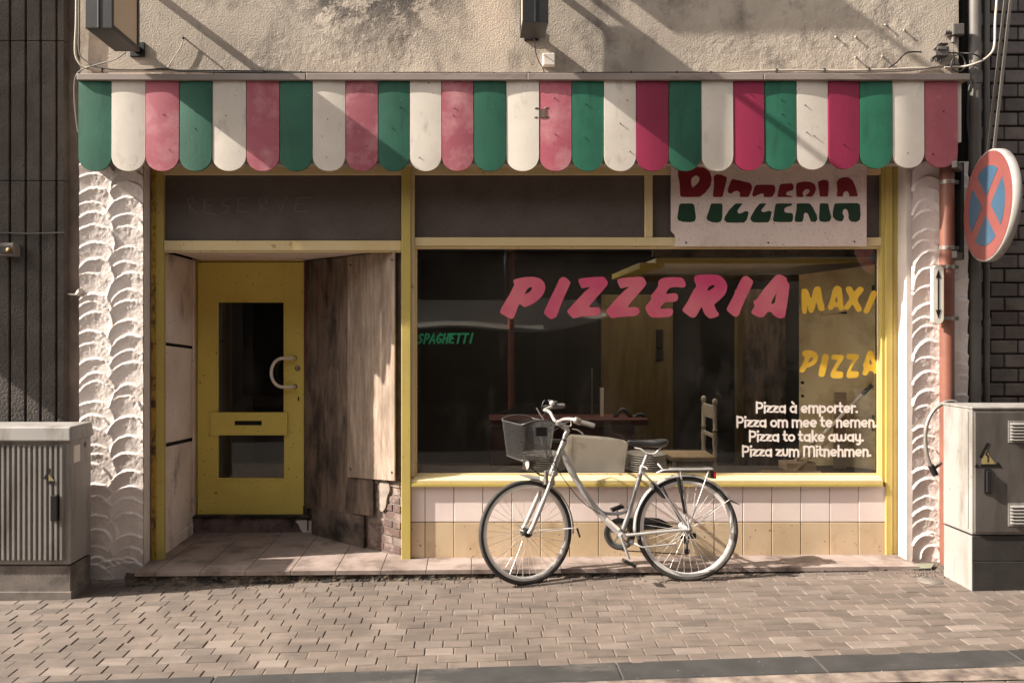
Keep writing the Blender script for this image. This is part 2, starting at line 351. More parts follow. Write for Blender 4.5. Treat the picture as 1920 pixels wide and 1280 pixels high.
def glass_mat(name, dust, seed_scale):
    m = bpy.data.materials.new(name); g = NG(m); out = g.t.nodes['Material Output']
    tr = g.n('ShaderNodeBsdfTransparent'); tr.inputs[0].default_value = (.98,.975,.95,1)
    gl = g.n('ShaderNodeBsdfGlossy'); gl.inputs['Roughness'].default_value = .015
    lw = g.n('ShaderNodeLayerWeight'); lw.inputs[0].default_value = .5; fr = g.mul(g.mul(g.mul(lw.outputs['Facing'], 5.0, 'POWER'), .96), .042, 'ADD')
    mx = g.n('ShaderNodeMixShader'); g.l(fr, mx.inputs[0]); g.l(tr.outputs[0], mx.inputs[1]); g.l(gl.outputs[0], mx.inputs[2])
    df = g.n('ShaderNodeBsdfDiffuse'); df.inputs[0].default_value = (.5,.44,.38,1)
    mx2 = g.n('ShaderNodeMixShader')
    d1 = g.ramp(g.noise(seed_scale, 8, (1,1,.45), .72), .50, .76, (0,)*3, (dust,)*3)
    d2 = g.ramp(g.noise(75, 3), .69, .75, (0,)*3, (dust*6,)*3)
    g.l(g.mul(d1, d2, 'ADD'), mx2.inputs[0]); g.l(mx.outputs[0], mx2.inputs[1]); g.l(df.outputs[0], mx2.inputs[2])
    g.l(mx2.outputs[0], out.inputs['Surface']); return m
m_glass = glass_mat('dusty_window_glass', .04, 2.2)
m_dglass = glass_mat('dusty_door_glass', .05, 3.5)

# ------------------------------------------------------------------ the ground: pavement of clay pavers, kerb, road
KY = lambda x: -1.462 + 0.029*x
def pavers(name, xr, yr, bl, bw, clip=None, fan=True):
    yy = lambda x, y: y + .029*x*(min(1, max(0, -y/1.46)) if fan else 1)
    mb = MB(); row = 0; y = yr[1]
    while y > yr[0]:
        off = (0, .5, .12, .62, .3, .85)[row % 6]*bl + random.uniform(-.012, .012); x = xr[0]-off
        while x < xr[1]:
            x1 = x+bl-.006; y1 = y-bw+.0028
            if not (clip and clip((x+x1)/2, (y+y1)/2)):
                t = random.random(); g = random.uniform(.80, 1.10)
                c = (g*1.02, g, g*.98) if t < .8 else (g*1.16, g*1.17, g*1.18) if (t < .90 or y > -.75) else (g*1.42, g*1.45, g*1.46)
                h = random.uniform(-.002, .0016); e = .003; tl = random.uniform(-.001, .001)
                P = []
                for (a, b, dz) in ((x, y1, -.02), (x1, y1, -.02), (x1, y, -.02), (x, y, -.02), (x, y1, -.003), (x1, y1, -.003), (x1, y, -.003), (x, y, -.003), (x+e, y1+e, 0), (x1-e, y1+e, tl), (x1-e, y-e, tl), (x+e, y-e, 0)):
                    b = yy(a, b); P.append((a, b, G(a, b)+dz+h))
                mb.add(P, [(0,1,5,4),(1,2,6,5),(2,3,7,6),(3,0,4,7),(4,5,9,8),(5,6,10,9),(6,7,11,10),(7,4,8,11),(8,9,10,11)], False, c)
            x += bl
        y -= bw; row += 1
    return mb
inst = lambda x, y: (-2.32 < x < 2.98 and y > -.15) or y < -1.50
struct(pavers('pavement', (-6.2, 6.2), (-1.47, .02), .153, .0885, clip=inst).build('pavement', m_brickp, tint=True))
mb = MB()
for x0, x1, y0, y1, dz in ((-9, 9, -1.70, .3, -.0048),):
    mb.add([(x0, y0, G(x0, y0)+dz), (x1, y0, G(x1, y0)+dz), (x1, y1, G(x1, y1)+dz), (x0, y1, G(x0, y1)+dz)], [(0,1,2,3)])
struct(mb.build('joint_sand', m_sand))
mb = MB(); x = -6.24
while x < 6.2:                                    # kerb stones
    x1 = x+1.0-.008; yb = KY(x); yb1 = KY(x1); dk = .185
    P = []
    for dz, e in ((-.25, 0), (-.006, 0), (0, .006)):
        for (a, b) in ((x+e, yb-dk+e), (x1-e, yb1-dk+e), (x1-e, yb1-e), (x+e, yb-e)): P.append((a, b, G(a, b)+.001+dz))
    mb.add(P, [(0,1,5,4),(1,2,6,5),(2,3,7,6),(3,0,4,7),(4,5,9,8),(5,6,10,9),(6,7,11,10),(7,4,8,11),(8,9,10,11)])
    x += .995
struct(mb.build('kerb', m_kerb))
_G = G
def RG(x, y): return _G(x, -1.62)-.012 + .004*(y+1.62)
G = lambda x, y: RG(x, y)
struct(pavers('road', (-5.2, 5.2), (-3.2, -1.652), .20, .105, fan=False).build('road', m_brickp, tint=True))
G = _G
mb = MB(); mb.add([(-40,-40,RG(-40,-3)-.02),(40,-40,RG(40,-3)-.02),(40,-1.6,RG(40,-1.6)-.012),(-40,-1.6,RG(-40,-1.6)-.012)], [(0,1,2,3)])
m_far = M('distant_paving', lin(70,63,59), lin(58,52,48), 6, .85, bump=.3, bsc=20)
struct(mb.build('road_bed', m_far))
mb = MB(); mb.add([(-60,-60,-1.6),(60,-60,-1.6),(60,60,-1.6),(-60,60,-1.6)], [(0,1,2,3)]); struct(mb.build('ground', m_far))

# ------------------------------------------------------------------ the shop building
bld = thing('shop_building', 'closed shop with peeling plaster upper wall, yellow timber front and trowelled white pillars', 'building', (0, 0, 0))
FY, GY, DY, AY = .11, .16, .87, -.15
X0, X1 = -2.70, 3.353
# upper wall, rough stucco in relief
nx, nz = 860, 150; zt, zb = 4.36, 3.24
Xg, Zg = np.meshgrid(np.linspace(X0, X1, nx), np.linspace(zt, zb, nz))
H = fbm(nx, nz, X1-X0, zt-zb, .045, 4, .75, 1)*.0022 + fbm(nx, nz, X1-X0, zt-zb, .6, 3, .5, 2)*.008
sm = fbm(nx, nz, X1-X0, zt-zb, .9, 3, .5, 3); sm = np.clip((sm+.05)*5, .25, 1)
H *= sm
m_upper = bpy.data.materials.new('peeling_plaster'); g = NG(m_upper); g.b.inputs['Roughness'].default_value = .92
base = g.mix(g.ramp(g.noise(2.0, 6), .3, .7), lin(190,176,160), lin(160,147,133))
rp = g.n('ShaderNodeSeparateXYZ'); g.l(g.co.outputs['Object'], rp.inputs[0])
def box_mask(x0, x1, z0, z1, soft):
    def ed(o, a, b): return g.ramp(g.mul(g.mul(rp.outputs[o], a, 'SUBTRACT'), 1/(b-a)), 0, 1)
    return g.mul(g.mul(ed('X', x0, x0+soft), ed('X', x1, x1-soft)), g.mul(ed('Z', z0, z0+soft), ed('Z', z1, z1-soft)))
mk = box_mask(-1.35, -.02, 3.55, 4.5, .35)      # the scabby grey patch left of the middle sign
pt = g.ramp(g.noise(5.5, 9, (1,1,1.2), .78), .47, .52)
base = g.mix(g.mul(g.mul(pt, mk), .95), base, lin(72, 66, 62))
mk2 = box_mask(.3, 1.6, 3.2, 4.6, .4)
base = g.mix(g.mul(g.mul(g.ramp(g.noise(3.0, 6, (1.6,1,.6)), .42, .7), mk2), .6), base, lin(134, 122, 112))
base = g.mix(g.mul(g.ramp(g.noise(2.6, 8, (1,1,.7), .7), .50, .66), .8), base, lin(96, 87, 80))
base = g.mix(g.ramp(g.noise(60, 3), .70, .76), base, lin(104, 92, 82))
g.l(base, g.b.inputs['Base Color']); g.bump(g.noise(85, 6), .55, .008)
MB().grid(Xg, -H, Zg).build('upper_wall', m_upper, bld)
mb = MB(); mb.box(X0, X1, .012, .3, 2.79, 7.0); mb.box(X0, X1, -.004, .3, 4.36, 7.0); mb.build('upper_wall', m_plaster, bld)
# upper window with a projecting sill (above the picture; its sill throws the long shadow on the plaster)
mb = MB(); mb.box(-.36, 1.03, -.31, -.006, 5.0, 5.06); mb.build('window_sill', m_kerb, bld, .006)
wf = MB().box(-.3, .97, -.03, -.006, 5.06, 6.5).build('window', m_white, bld, .004)
MB().box(-.22, .30, -.038, -.032, 5.14, 6.42).box(.37, .89, -.038, -.032, 5.14, 6.42).build('pane', m_oppglass, wf)

MB().box(-.80, -.72, -1.16, -.79, 5.0, 6.5).box(-.775, -.745, -.79, -.003, 6.36, 6.40).box(-.775, -.745, -.79, -.003, 5.1, 5.14).build('added_shade_board', m_black, bld, .004)  # out-of-view board added to shade the no-parking sign and the right edge
# trowelled pillars
def pillar(xa, xb, zb, zt, cols, seed):
    r = random.Random(seed); res = .0042; nx = int((xb-xa)/res); nz = int((zt-zb)/res)
    x = np.linspace(xa, xb, nx); z = np.linspace(zt, zb, nz); Xg, Zg = np.meshgrid(x, z)
    H = np.full((nz, nx), .004); N1 = fbm(nx, nz, xb-xa, zt-zb, .05, 4, .6, seed+1); N2 = fbm(nx, nz, xb-xa, zt-zb, .02, 3, .6, seed+2)
    st = []
    for cx, rx, pitch in cols:
        zc = zt-.02
        while zc > zb+.10:
            st.append((cx+r.uniform(-.016, .016), zc+r.uniform(-.012, .012)-.11, rx*r.uniform(.92, 1.1), .15*r.uniform(.85, 1.1), r.uniform(-.25, .25), r.uniform(.8, 1.25)))
            zc -= pitch*r.uniform(.72, 1.3)
    for k in range(9): st.append((r.uniform(xa+.05, xb-.05), zb+r.uniform(.02, .16), .07, .08, 0, 1))
    st.sort(key=lambda s_: -s_[1])
    for cx, cz, rx, rz, tl, am in st:
        dx = (Xg-cx)/rx + N1*.07; dz = (Zg-cz)/rz + N1*.06 + N2*.025 - tl*dx*.5
        rho = np.sqrt(dx*dx+dz*dz); up = np.clip((dz+.55)/.5, 0, 1); m = rho < 1
        prof = (.003 + am*(.015*rho**1.7 + .0016*np.exp(-((rho-.95)/.06)**2)))*up + .0004*np.sin(np.arctan2(dz, dx)*26)*rho*up + N1*.002
        low = dz < -.25
        H = np.where(m & ~low, prof, H)
        H = np.where(m & low, H*.35+.65*(.003+N1*.003), H)
    for _ in range(2):                    # a float's last pass: soften the ridges a little
        H[1:-1, 1:-1] = (H[1:-1, 1:-1]*2+H[:-2, 1:-1]+H[2:, 1:-1]+H[1:-1, :-2]+H[1:-1, 2:])/6
    H += N2*.0007
    return Xg, Zg, H
XL0, XL1, XR0, XR1 = -2.70, -2.262, 2.996, 3.412
Xg, Zg, H = pillar(XL0, XL1, -.10, 2.80, ((-2.60, .145, .098), (-2.365, .14, .105)), 11)
p = MB().box(XL0, XL1, .004, FY+.05, -.12, 2.80).build('pillar', m_smoothpl, bld)
MB().grid(Xg, -H, Zg).build('trowelled_plaster', m_scallop, p)
Xg, Zg, H = pillar(XR0+.03, XR1, .02, 2.80, ((3.135, .125, .098), (3.36, .12, .11)), 29)
p = MB().box(XR0, XR1, .004, FY+.05, -.02, 2.80).build('pillar', m_smoothpl, bld)
MB().grid(Xg, -H, Zg).build('trowelled_plaster', m_scallop, p)
# strip beside the pillars: stained return on the far left
MB().box(-2.86, XL0-.002, .10, .3, -.12, 7).build('side_return', m_gap, bld)
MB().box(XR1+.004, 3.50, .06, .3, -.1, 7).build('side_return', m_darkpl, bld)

# yellow timber front
def fbox(mb, x0, x1, y0, y1, Y, dep): return mb.box(wx(x0, Y), wx(x1, Y), Y, Y+dep, wz(y1, Y), wz(y0, Y))
mb = MB(); fbox(mb, 283, 291, 300, 1062, FY-.012, .06); mb.build('door_jamb', m_rusty, bld, .003)
mb = MB(); fbox(mb, 291.5, 306, 300, 1060, FY, .05); mb.build('door_jamb', m_yellow, bld, .003)
mb = MB(); fbox(mb, 307, 752, 451, 470, FY, .06); fbox(mb, 307, 752, 470.5, 473, FY+.006, .05); mb.build('door_head', m_cream, bld, .003)
mb = MB(); fbox(mb, 306, 1652, 296, 327, FY, .05); mb.build('frame_head', m_cream, bld, .003)
mb = MB(); fbox(mb, 752.5, 770, 296, 1055, FY-.03, .09); mb.build('mullion', m_yellow, bld, .004)
mb = MB(); fbox(mb, 770.5, 777, 328, 893, FY-.005, .06); mb.build('mullion', m_cream, bld, .003)
fr = MB(); fbox(fr, 777.5, 1652.5, 445, 461, FY, .06); fbox(fr, 777.5, 1652.5, 461.5, 466, FY+.012, .05)
fr = fr.build('transom_rail', m_cream, bld, .003)
mb = MB(); fbox(mb, 1210, 1224, 327.5, 444.5, FY+.003, .05); mb.build('transom_mullion', m_cream, bld, .003)
mb = MB(); fbox(mb, 1653, 1661, 296, 905, FY, .06); fbox(mb, 1661.4, 1674, 296, 1052, FY-.012, .07); fbox(mb, 1674.4, 1684, 296, 1054, FY+.004, .05); mb.build('window_jamb', m_yellow, bld, .003)
# sill with a sloping top
z0, z1, z2 = wz(911, FY), wz(899, FY), wz(891, FY); xa, xb = wx(770.5, FY), wx(1652.6, FY)
zm = wz(904.5, FY)
mb = MB(); mb.add([(xa,FY-.022,zm+.001),(xa,FY-.022,z1),(xa,GY-.01,z2),(xa,GY-.01,zm+.001),(xb,FY-.022,zm+.001),(xb,FY-.022,z1),(xb,GY-.01,z2),(xb,GY-.01,zm+.001)], [(0,1,2,3),(4,7,6,5),(0,4,5,1),(1,5,6,2),(2,6,7,3),(3,7,4,0)])
mb.build('window_sill', m_cream, bld, .003)
MB().box(xa, xb, FY-.028, GY-.01, z0, zm).build('sill_edge', m_yellow, bld, .003)
for a, b in ((307, 751), (777.5, 1209.5), (1224.5, 1652.5)):
    mb = MB(); fbox(mb, a, b, 327.5, 450 if a < 400 else 444.5, FY+.035, .02); tp = mb.build('transom_panel', m_transom, bld)
    if a < 400:
        mb = MB(); Yt = FY+.033
        def strokes(ls, wd=1.1):
            for i, s_ in enumerate(ls): ribbon(mb, s_, wd, lambda u, v, d: W(u, v, Yt+d), -.0003*i, .001, True)
        strokes([[(357,400),(352,372),(362,370),(364,380),(354,385),(368,400)], [(394,375),(384,374),(382,398),(405,402)], [(383,386),(396,386)], [(430,372),(418,376),(416,384),(430,388),(428,398),(414,400)],
                 [(462,371),(446,372)], [(447,371),(446,397)], [(446,384),(460,383)], [(446,398),(462,396)], [(489,398),(486,372),(498,371),(500,381),(488,386),(503,396)], [(518,372),(526,396),(536,371)], [(584,370),(556,372),(553,397),(578,396)], [(554,384),(572,381)]])
        mb.build('scratched_lettering', m_chalk, tp)
# glazing
mb = MB().box(wx(777, GY), wx(1653, GY), GY, GY+.006, wz(893, GY), wz(462, GY)); pane = mb.build('shop_window', m_glass, bld)
mb = MB(); Yb = GY-.018
fbox(mb, 777.3, 782, 466.3, 887, Yb, .017); fbox(mb, 777.3, 1652.6, 887.3, 892, Yb, .017); fbox(mb, 1646, 1652.4, 466.3, 887, Yb, .017)
mb.build('glazing_bead', m_cream, bld, .002)
# ---- lettering on the glass
YT = GY-.0035
def trace(zoom, ox, oy, loops, Y, name, mat, parent, label=None, it=2, depth=.0012, q=.2):
    if len(loops) > 1:
        for lp in loops: o = trace(zoom, ox, oy, [lp], Y, name, mat, parent, label, it, depth, q)
        return o
    mb = MB()
    for lp in loops:
        L = lp if isinstance(lp[0][0], (list, tuple)) else [lp]
        L = [chaikin([(ox+a/zoom, oy+b/zoom) for a, b in l_], it, q) for l_ in L]
        mb.poly(L, lambda u, v, d: W(u, v, Y+d), depth)
    return mb.build(name, mat, parent, label=label)
P_ = [(215,285),(240,270),(330,252),(420,250),(480,268),(515,305),(527,360),(505,420),(450,480),(385,520),(330,543),(305,530),(280,510),(265,530),(240,600),(218,648),(195,655),(140,625),(90,598),(92,575),(110,535),(150,470),(185,415),(215,350),(228,330),(222,308)]
Ph = [(325,418),(345,375),(370,352),(400,347),(395,370),(375,395),(345,412)]
I_ = [(690,250),(720,255),(768,300),(760,325),(730,390),(680,500),(645,600),(630,635),(590,655),(565,652),(515,605),(510,590),(530,545),(580,440),(630,340),(660,270)]
Z1 = [(840,280),(860,265),(960,255),(1070,248),(1095,255),(1127,305),(1120,330),(1060,400),(980,490),(935,545),(1020,540),(1045,545),(1058,580),(1045,605),(1020,625),(930,628),(870,630),(805,648),(785,645),(735,590),(735,575),(770,535),(850,450),(910,385),(960,348),(930,350),(885,360),(870,358),(845,300)]
Z2 = [(1215,280),(1230,265),(1330,255),(1440,248),(1465,255),(1498,305),(1490,330),(1430,400),(1350,490),(1307,545),(1390,538),(1415,545),(1432,580),(1420,605),(1395,625),(1300,632),(1230,635),(1170,648),(1150,640),(1107,585),(1110,570),(1140,535),(1220,445),(1285,380),(1335,345),(1300,350),(1255,362),(1240,355),(1218,300)]
E_ = [(110,150),(135,130),(200,125),(255,128),(275,160),(275,180),(262,190),(215,185),(175,190),(150,230),(200,222),(222,225),(230,245),(225,265),(205,275),(150,275),(125,302),(118,317),(185,312),(200,325),(195,350),(180,365),(100,370),(60,365),(32,320),(35,300),(60,270),(68,260),(65,240),(75,225),(85,215),(110,180)]
R_ = [(325,125),(345,113),(420,110),(480,115),(515,150),(525,185),(515,225),(480,262),(450,285),(445,295),(460,330),(475,345),(470,360),(440,372),(415,375),(385,345),(370,300),(355,330),(335,365),(310,372),(255,330),(255,318),(285,275),(320,205),(340,180),(325,150)]
Rh = [(403,205),(415,180),(445,172),(450,178),(435,195),(412,208)]
I2 = [(620,122),(645,118),(680,150),(675,170),(640,240),(605,320),(595,355),(570,368),(520,325),(522,312),(560,240),(600,150)]
A_ = [(785,150),(810,120),(830,108),(860,118),(883,135),(880,150),(897,165),(895,200),(885,280),(872,355),(865,370),(835,375),(795,350),(790,335),(765,335),(755,350),(740,365),(715,368),(670,345),(668,332),(690,300),(680,275),(690,262),(700,262),(740,200)]
Ah = [(785,285),(800,250),(822,215),(815,250),(810,280),(795,288)]
for lp, (z_, ox, oy) in (([P_, Ph], (5.119, 920, 470)), ([I_], (5.119, 920, 470)), ([Z1], (5.119, 920, 470)), ([Z2], (5.119, 920, 470)), ([E_], (3.2, 1200, 480)), ([R_, Rh], (3.2, 1200, 480)), ([I2], (3.2, 1200, 480)), ([A_, Ah], (3.2, 1200, 480))):
    trace(z_, ox, oy, [lp], YT, 'window_letter', m_lpink, pane, 'pink brush letter of the large PIZZERIA')
MAXI = [[[(967,205),(975,197),(1000,196),(1012,215),(1028,262),(1040,200),(1055,182),(1078,183),(1085,195),(1095,260),(1110,315),(1105,328),(1080,330),(1070,320),(1060,270),(1046,322),(1038,338),(1022,342),(1010,325),(1000,285),(1003,320),(1000,340),(990,348),(972,345)]],
 [[(1160,190),(1180,177),(1205,185),(1212,205),(1220,300),(1225,318),(1215,327),(1195,325),(1188,305),(1165,305),(1155,320),(1140,325),(1125,312),(1130,295),(1140,270)], [(1170,275),(1180,235),(1187,275)]],
 [[(1235,190),(1250,180),(1270,185),(1285,215),(1310,185),(1325,183),(1343,195),(1340,210),(1300,260),(1330,310),(1332,325),(1312,337),(1298,330),(1275,285),(1255,318),(1240,325),(1222,315),(1225,300),(1260,255),(1235,205)]],
 [[(1390,210),(1405,205),(1425,215),(1425,228),(1375,335),(1362,348),(1342,338),(1342,325)]]]
trace(3.2, 1200, 480, MAXI, YT, 'window_lettering', m_lyel, pane, 'yellow letter of MAXI', 1)
PZ = [[[(972,580),(985,566),(1020,563),(1055,575),(1068,600),(1065,630),(1040,655),(1010,668),(1000,668),(985,695),(972,700),(957,690),(960,675),(985,625),(990,605),(978,600)], [(1008,640),(1015,612),(1035,605),(1040,618),(1025,635)]],
 [[(1105,585),(1125,590),(1135,602),(1110,710),(1100,725),(1075,722),(1070,705),(1095,598)]],
 [[(1148,598),(1160,590),(1220,592),(1225,610),(1190,660),(1175,690),(1210,692),(1220,700),(1218,725),(1205,733),(1155,732),(1143,720),(1145,700),(1170,650),(1188,622),(1160,622),(1148,615)]],
 [[(1238,595),(1250,585),(1308,588),(1315,605),(1280,655),(1262,690),(1305,690),(1313,698),(1310,722),(1295,730),(1248,732),(1238,722),(1240,700),(1262,655),(1280,620),(1250,620),(1238,612)]],
 [[(1365,575),(1380,565),(1400,575),(1405,600),(1425,660),(1433,690),(1425,705),(1405,705),(1395,690),(1375,688),(1365,710),(1350,718),(1333,705),(1345,670),(1335,655),(1345,640)], [(1375,650),(1380,610),(1395,650)]]]
mb = MB()
for s_ in ([(1150,225),(1128,270),(1104,320),(1085,356),(1120,350),(1180,345),(1244,345),(1236,332),(1214,312)],): ribbon(mb, [(1200+a/3.2, 480+b/3.2) for a, b in s_], .8, lambda u, v, d: W(u, v, YT+.0006+d), 0, .0005)
mb.build('pen_scribble', m_ink, pane)
trace(3.2, 1200, 480, PZ, YT, 'window_lettering', m_lyel, pane, 'yellow letter of PIZZA', 1)
hump = lambda cx: arc(cx, .58, .27, .30, 180, 0, 8)+[(cx+.27, .02)]
GL = {'P': ([[(.14,.02),(.14,1.38)], [(.28,1.28),(.52,1.28)]+arc(.52,.94,.32,.34,90,-90,8)[1:]+[(.34,.60)]], 1.0), 'i': ([[(.14,.02),(.14,.9)]], .34, [(.14,1.28)]),
 'z': ([[(.06,.86),(.6,.86),(.1,.13),(.68,.13)]], .78), 'a': ([('o',.44,.47,.33,.36),[(.79,.02),(.79,.9)]], .98), 'e': ([arc(.45,.47,.34,.37,5,310,14), [(.3,.42),(.78,.52)]], .92),
 'm': ([[(.14,.02),(.14,.9)], hump(.41), hump(.95)], 1.38), 'n': ([[(.14,.02),(.14,.9)], hump(.41)], .84), 'h': ([[(.14,.02),(.14,1.38)], hump(.41)], .84),
 'p': ([[(.12,-.42),(.12,.9)], ('o',.47,.47,.33,.36)], .98), 'o': ([('o',.44,.47,.34,.36)], .9), 'r': ([[(.14,.02),(.14,.9)], arc(.42,.56,.28,.3,180,60,6)], .6),
 't': ([[(.2,1.28),(.2,.38)]+arc(.44,.38,.24,.25,180,280,5), [(.02,.86),(.5,.86)]], .62), 'k': ([[(.14,.02),(.14,1.38)], [(.66,.88),(.24,.46),(.68,.05)]], .78),
 'w': ([[(.12,.9),(.12,.38)]+arc(.39,.38,.27,.26,180,360,8)+[(.66,.8)], arc(.93,.38,.27,.26,180,360,8)+[(1.2,.9)]], 1.36), 'u': ([[(.12,.9),(.12,.38)]+arc(.39,.38,.27,.26,180,360,8)+[(.66,.9)]], .82),
 'y': ([[(.12,.9),(.12,.38)]+arc(.39,.38,.27,.26,180,350,8), [(.66,.9),(.66,-.1)]+arc(.42,-.1,.24,.26,0,-120,6)], .84), 'M': ([[(.14,.02),(.14,1.28)], arc(.46,.98,.32,.3,180,0,8)+[(.78,.02)], arc(1.1,.98,.32,.3,180,0,8)+[(1.42,.02)]], 1.62), '.': ([], .32, [(.14,.13)]), ' ': ([], .42)}
GL['à'] = (GL['a'][0]+[[(.3,1.38),(.52,1.14)]], GL['a'][1])
def text_line(mb, s, xa, xb, yb, xh, Y, wd=.25):
    tw = sum(GL[c][1] for c in s); sx = (xb-xa)/tw; x = 0; i = 0
    for c in s:
        gl = GL[c]; T = lambda p: (xa+(x+p[0])*sx, yb-p[1]*xh)
        for st in gl[0]:
            fr_ = lambda u, v, d: W(u, v, Y+d)
            if isinstance(st, tuple):
                o = [T(q_) for q_ in arc(st[1], st[2], st[3]+wd/2, st[4]+wd/2, 0, 360, 22)[:-1]]; h_ = [T(q_) for q_ in arc(st[1], st[2], st[3]-wd/2, st[4]-wd/2, 0, 360, 22)[:-1]]
                mb.poly([o, h_], lambda u, v, d: W(u, v, Y+d-.0002*(i % 4)), .001)
            else: ribbon(mb, [T(p) for p in st], wd*xh*1.02, fr_, -.0002*(i % 4), .001)
            i += 1
        for dt in (gl[2] if len(gl) > 2 else []):
            o = [T(q_) for q_ in arc(dt[0], dt[1], .17, .16, 0, 360, 14)[:-1]]; mb.poly([o], lambda u, v, d: W(u, v, Y+d), .001)
        x += gl[1]
for s, xa, xb, yb in (('Pizza à emporter.', 1417, 1609, 773.7), ('Pizza om mee te nemen.', 1380.5, 1645, 800.5), ('Pizza to take away.', 1404, 1620, 827.3), ('Pizza zum Mitnehmen.', 1391, 1634, 855.3)):
    mb = MB(); text_line(mb, s, xa, xb, yb, 14.6, YT); mb.build('window_lettering', m_lwhite, pane, label='white rounded line ' + s)
SP = {'S': [[(.95,.12),(.55,.02),(.25,.2),(.4,.42),(.75,.55),(.8,.8),(.45,.98),(.05,.86)]], 'P': [[(.2,.0),(.2,1)], [(.2,.05),(.7,.05),(.9,.25),(.7,.5),(.2,.55)]], 'A': [[(.0,1),(.5,0),(.95,1)], [(.2,.68),(.8,.68)]],
      'G': [[(.95,.15),(.55,.02),(.12,.3),(.12,.75),(.5,.98),(.88,.85),(.88,.55),(.55,.55)]], 'H': [[(.12,0),(.12,1)], [(.85,0),(.85,1)], [(.12,.52),(.85,.52)]], 'E': [[(.85,.03),(.15,.03),(.15,.97),(.85,.97)], [(.15,.5),(.7,.5)]],
      'T': [[(.05,.04),(.95,.04)], [(.5,.04),(.5,1)]], 'I': [[(.5,0),(.5,1)]]}
mb = MB(); x = 781.0; k = 0
for ch in 'SPAGHETTI':
    for s_ in SP[ch]:
        ribbon(mb, [(x+p[0]*9.6+(1-p[1])*4.2, 626+p[1]*17.5-(x-780)*.01) for p in s_], 3.6, lambda u, v, d: W(u, v, YT+d), -.0002*(k % 4), .001); k += 1
    x += 7.0 if ch == 'I' else 12.0
mb.build('window_lettering', m_lgreen, pane, label='small green word SPAGHETTI')

# tiled base under the window
mb = MB(); mb.box(wx(770.5, FY), wx(1661, FY), FY+.012, .30, .0, wz(911, FY)-.001); mb.build('base_wall', m_grout, bld)
for (ya, yb, mt, lb) in ((wz(911.5, FY), wz(977.5, FY), m_tilew, 'upper row of cream tiles'), (wz(979, FY), wz(1048, FY), m_tileb, 'lower row of beige tiles')):
    mb = MB(); x = wx(797, FY)-.2033
    while x < wx(1660, FY):
        a, b = max(x+.0022, wx(771, FY)), min(x+.2033-.0022, wx(1660.5, FY)); gg = random.uniform(.94, 1.03); dy = random.uniform(-.0012, .0012)
        mb.box(a, b, FY+dy, FY+.0115, yb, ya, (gg, gg*random.uniform(.985, 1.01), gg*random.uniform(.97, 1.01))); x += .2033
    mb.build('tile_row', mt, bld, .0025, label=lb, tint=True)
# entrance floor and its crumbling edge
ST = lambda x: .046+.0075*x
mb = MB(); X = -2.42
while X < 2.99:
    Yr = -.17
    for dep in (.13, .30, .30, .30, .30):
        xa, xb, ya, yb = max(X, -2.255)+.002, min(X+.302, 2.985)-.002, Yr+.002, Yr+dep-.002
        if xb > xa+.02 and not (xa > -.40 and ya > .10):
            gg = random.uniform(.9, 1.06); c = (gg, gg, gg)
            mb.hexa([(xa,ya,ST(xa)-.03),(xb,ya,ST(xb)-.03),(xb,yb,ST(xb)-.03),(xa,yb,ST(xa)-.03),(xa,ya,ST(xa)),(xb,ya,ST(xb)),(xb,yb,ST(xb)),(xa,yb,ST(xa))], c)
        Yr += dep
    X += .302
mb.build('entrance_floor', m_step, bld, .002, tint=True)
nx, nz = 900, 22; xs = np.linspace(-2.32, 3.0, nx); tt = np.linspace(0, 1, nz); Xg, Tg = np.meshgrid(xs, tt)
top = .046+.0075*Xg-.012; bot = GZ+SX*Xg-.004; n1 = fbm(nx, nz, 5.3, .1, .05, 4, .6, 5); n2 = fbm(nx, nz, 5.3, .1, .012, 3, .6, 6); n3 = fbm(nx, nz, 5.3, .1, .5, 3, .5, 8)
Zg = top+(bot-top)*Tg; Yg = -.158 - n1*.016 - n2*.008 - np.clip(Tg-.55, 0, 1)**1.5*(.05+.09*n3) + .012*(Tg < .1)
r_ = MB().grid(Xg, Yg, Zg); r_.box(-2.25, 2.98, -.145, .9, -.2, .010); r_.build('step_riser', m_riser, bld)
# door recess
MB().poly([[(wx(306, FY), FY+.055), (-.565, FY+.055), (-1.33, DY+.08), (wx(306, FY), DY+.08)]], lambda u, v, d: Vector((u, v, 2.208+d)), .05).build('soffit', m_reveal, bld)
RX = -2.262
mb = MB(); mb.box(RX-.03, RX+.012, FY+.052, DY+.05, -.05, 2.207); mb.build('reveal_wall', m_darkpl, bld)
rv = MB(); ys = (FY+.056, DY-.012)
for (za, zb_, s0, s1) in ((1.565, 2.205, -.045, 0), (.83, 1.54, -.04, -.045), (.03, .80, 0, -.04)):
    e0 = za+s0 if za > .1 else za
    rv.hexa([(RX+.014,ys[0],za),(RX+.034,ys[0],za),(RX+.034,ys[1],e0),(RX+.014,ys[1],e0),(RX+.014,ys[0],zb_),(RX+.034,ys[0],zb_),(RX+.034,ys[1],zb_+s1),(RX+.014,ys[1],zb_+s1)])
rv.build('reveal_panel', m_reveal, bld, .002)
MB().box(RX+.036, RX+.050, FY+.056, FY+.085, .03, 2.205).box(RX+.036, RX+.048, DY-.05, DY-.014, .16, 2.205).box(RX+.036, RX+.048, FY+.09, DY-.055, .03, .11).build('reveal_trim', m_reveal, bld, .002)
# door sill step
mb = MB(); mb.box(-2.225, -1.30, DY-.03, DY+.25, .0, .150); mb.build('door_step', m_terr, bld, .004)
mb = MB(); mb.box(-2.225, -1.275, DY-.05, DY+.25, .152, .172); mb.build('door_sill', m_step, bld, .004)
trace(4, 280, 740, [[(1090,940),(1222,938),(1222,985),(1215,1035),(1200,1058),(1165,1048),(1135,1010),(1120,975)]], DY-.034, 'plaster_patch', m_smoothpl, bld, None, 1, .02)
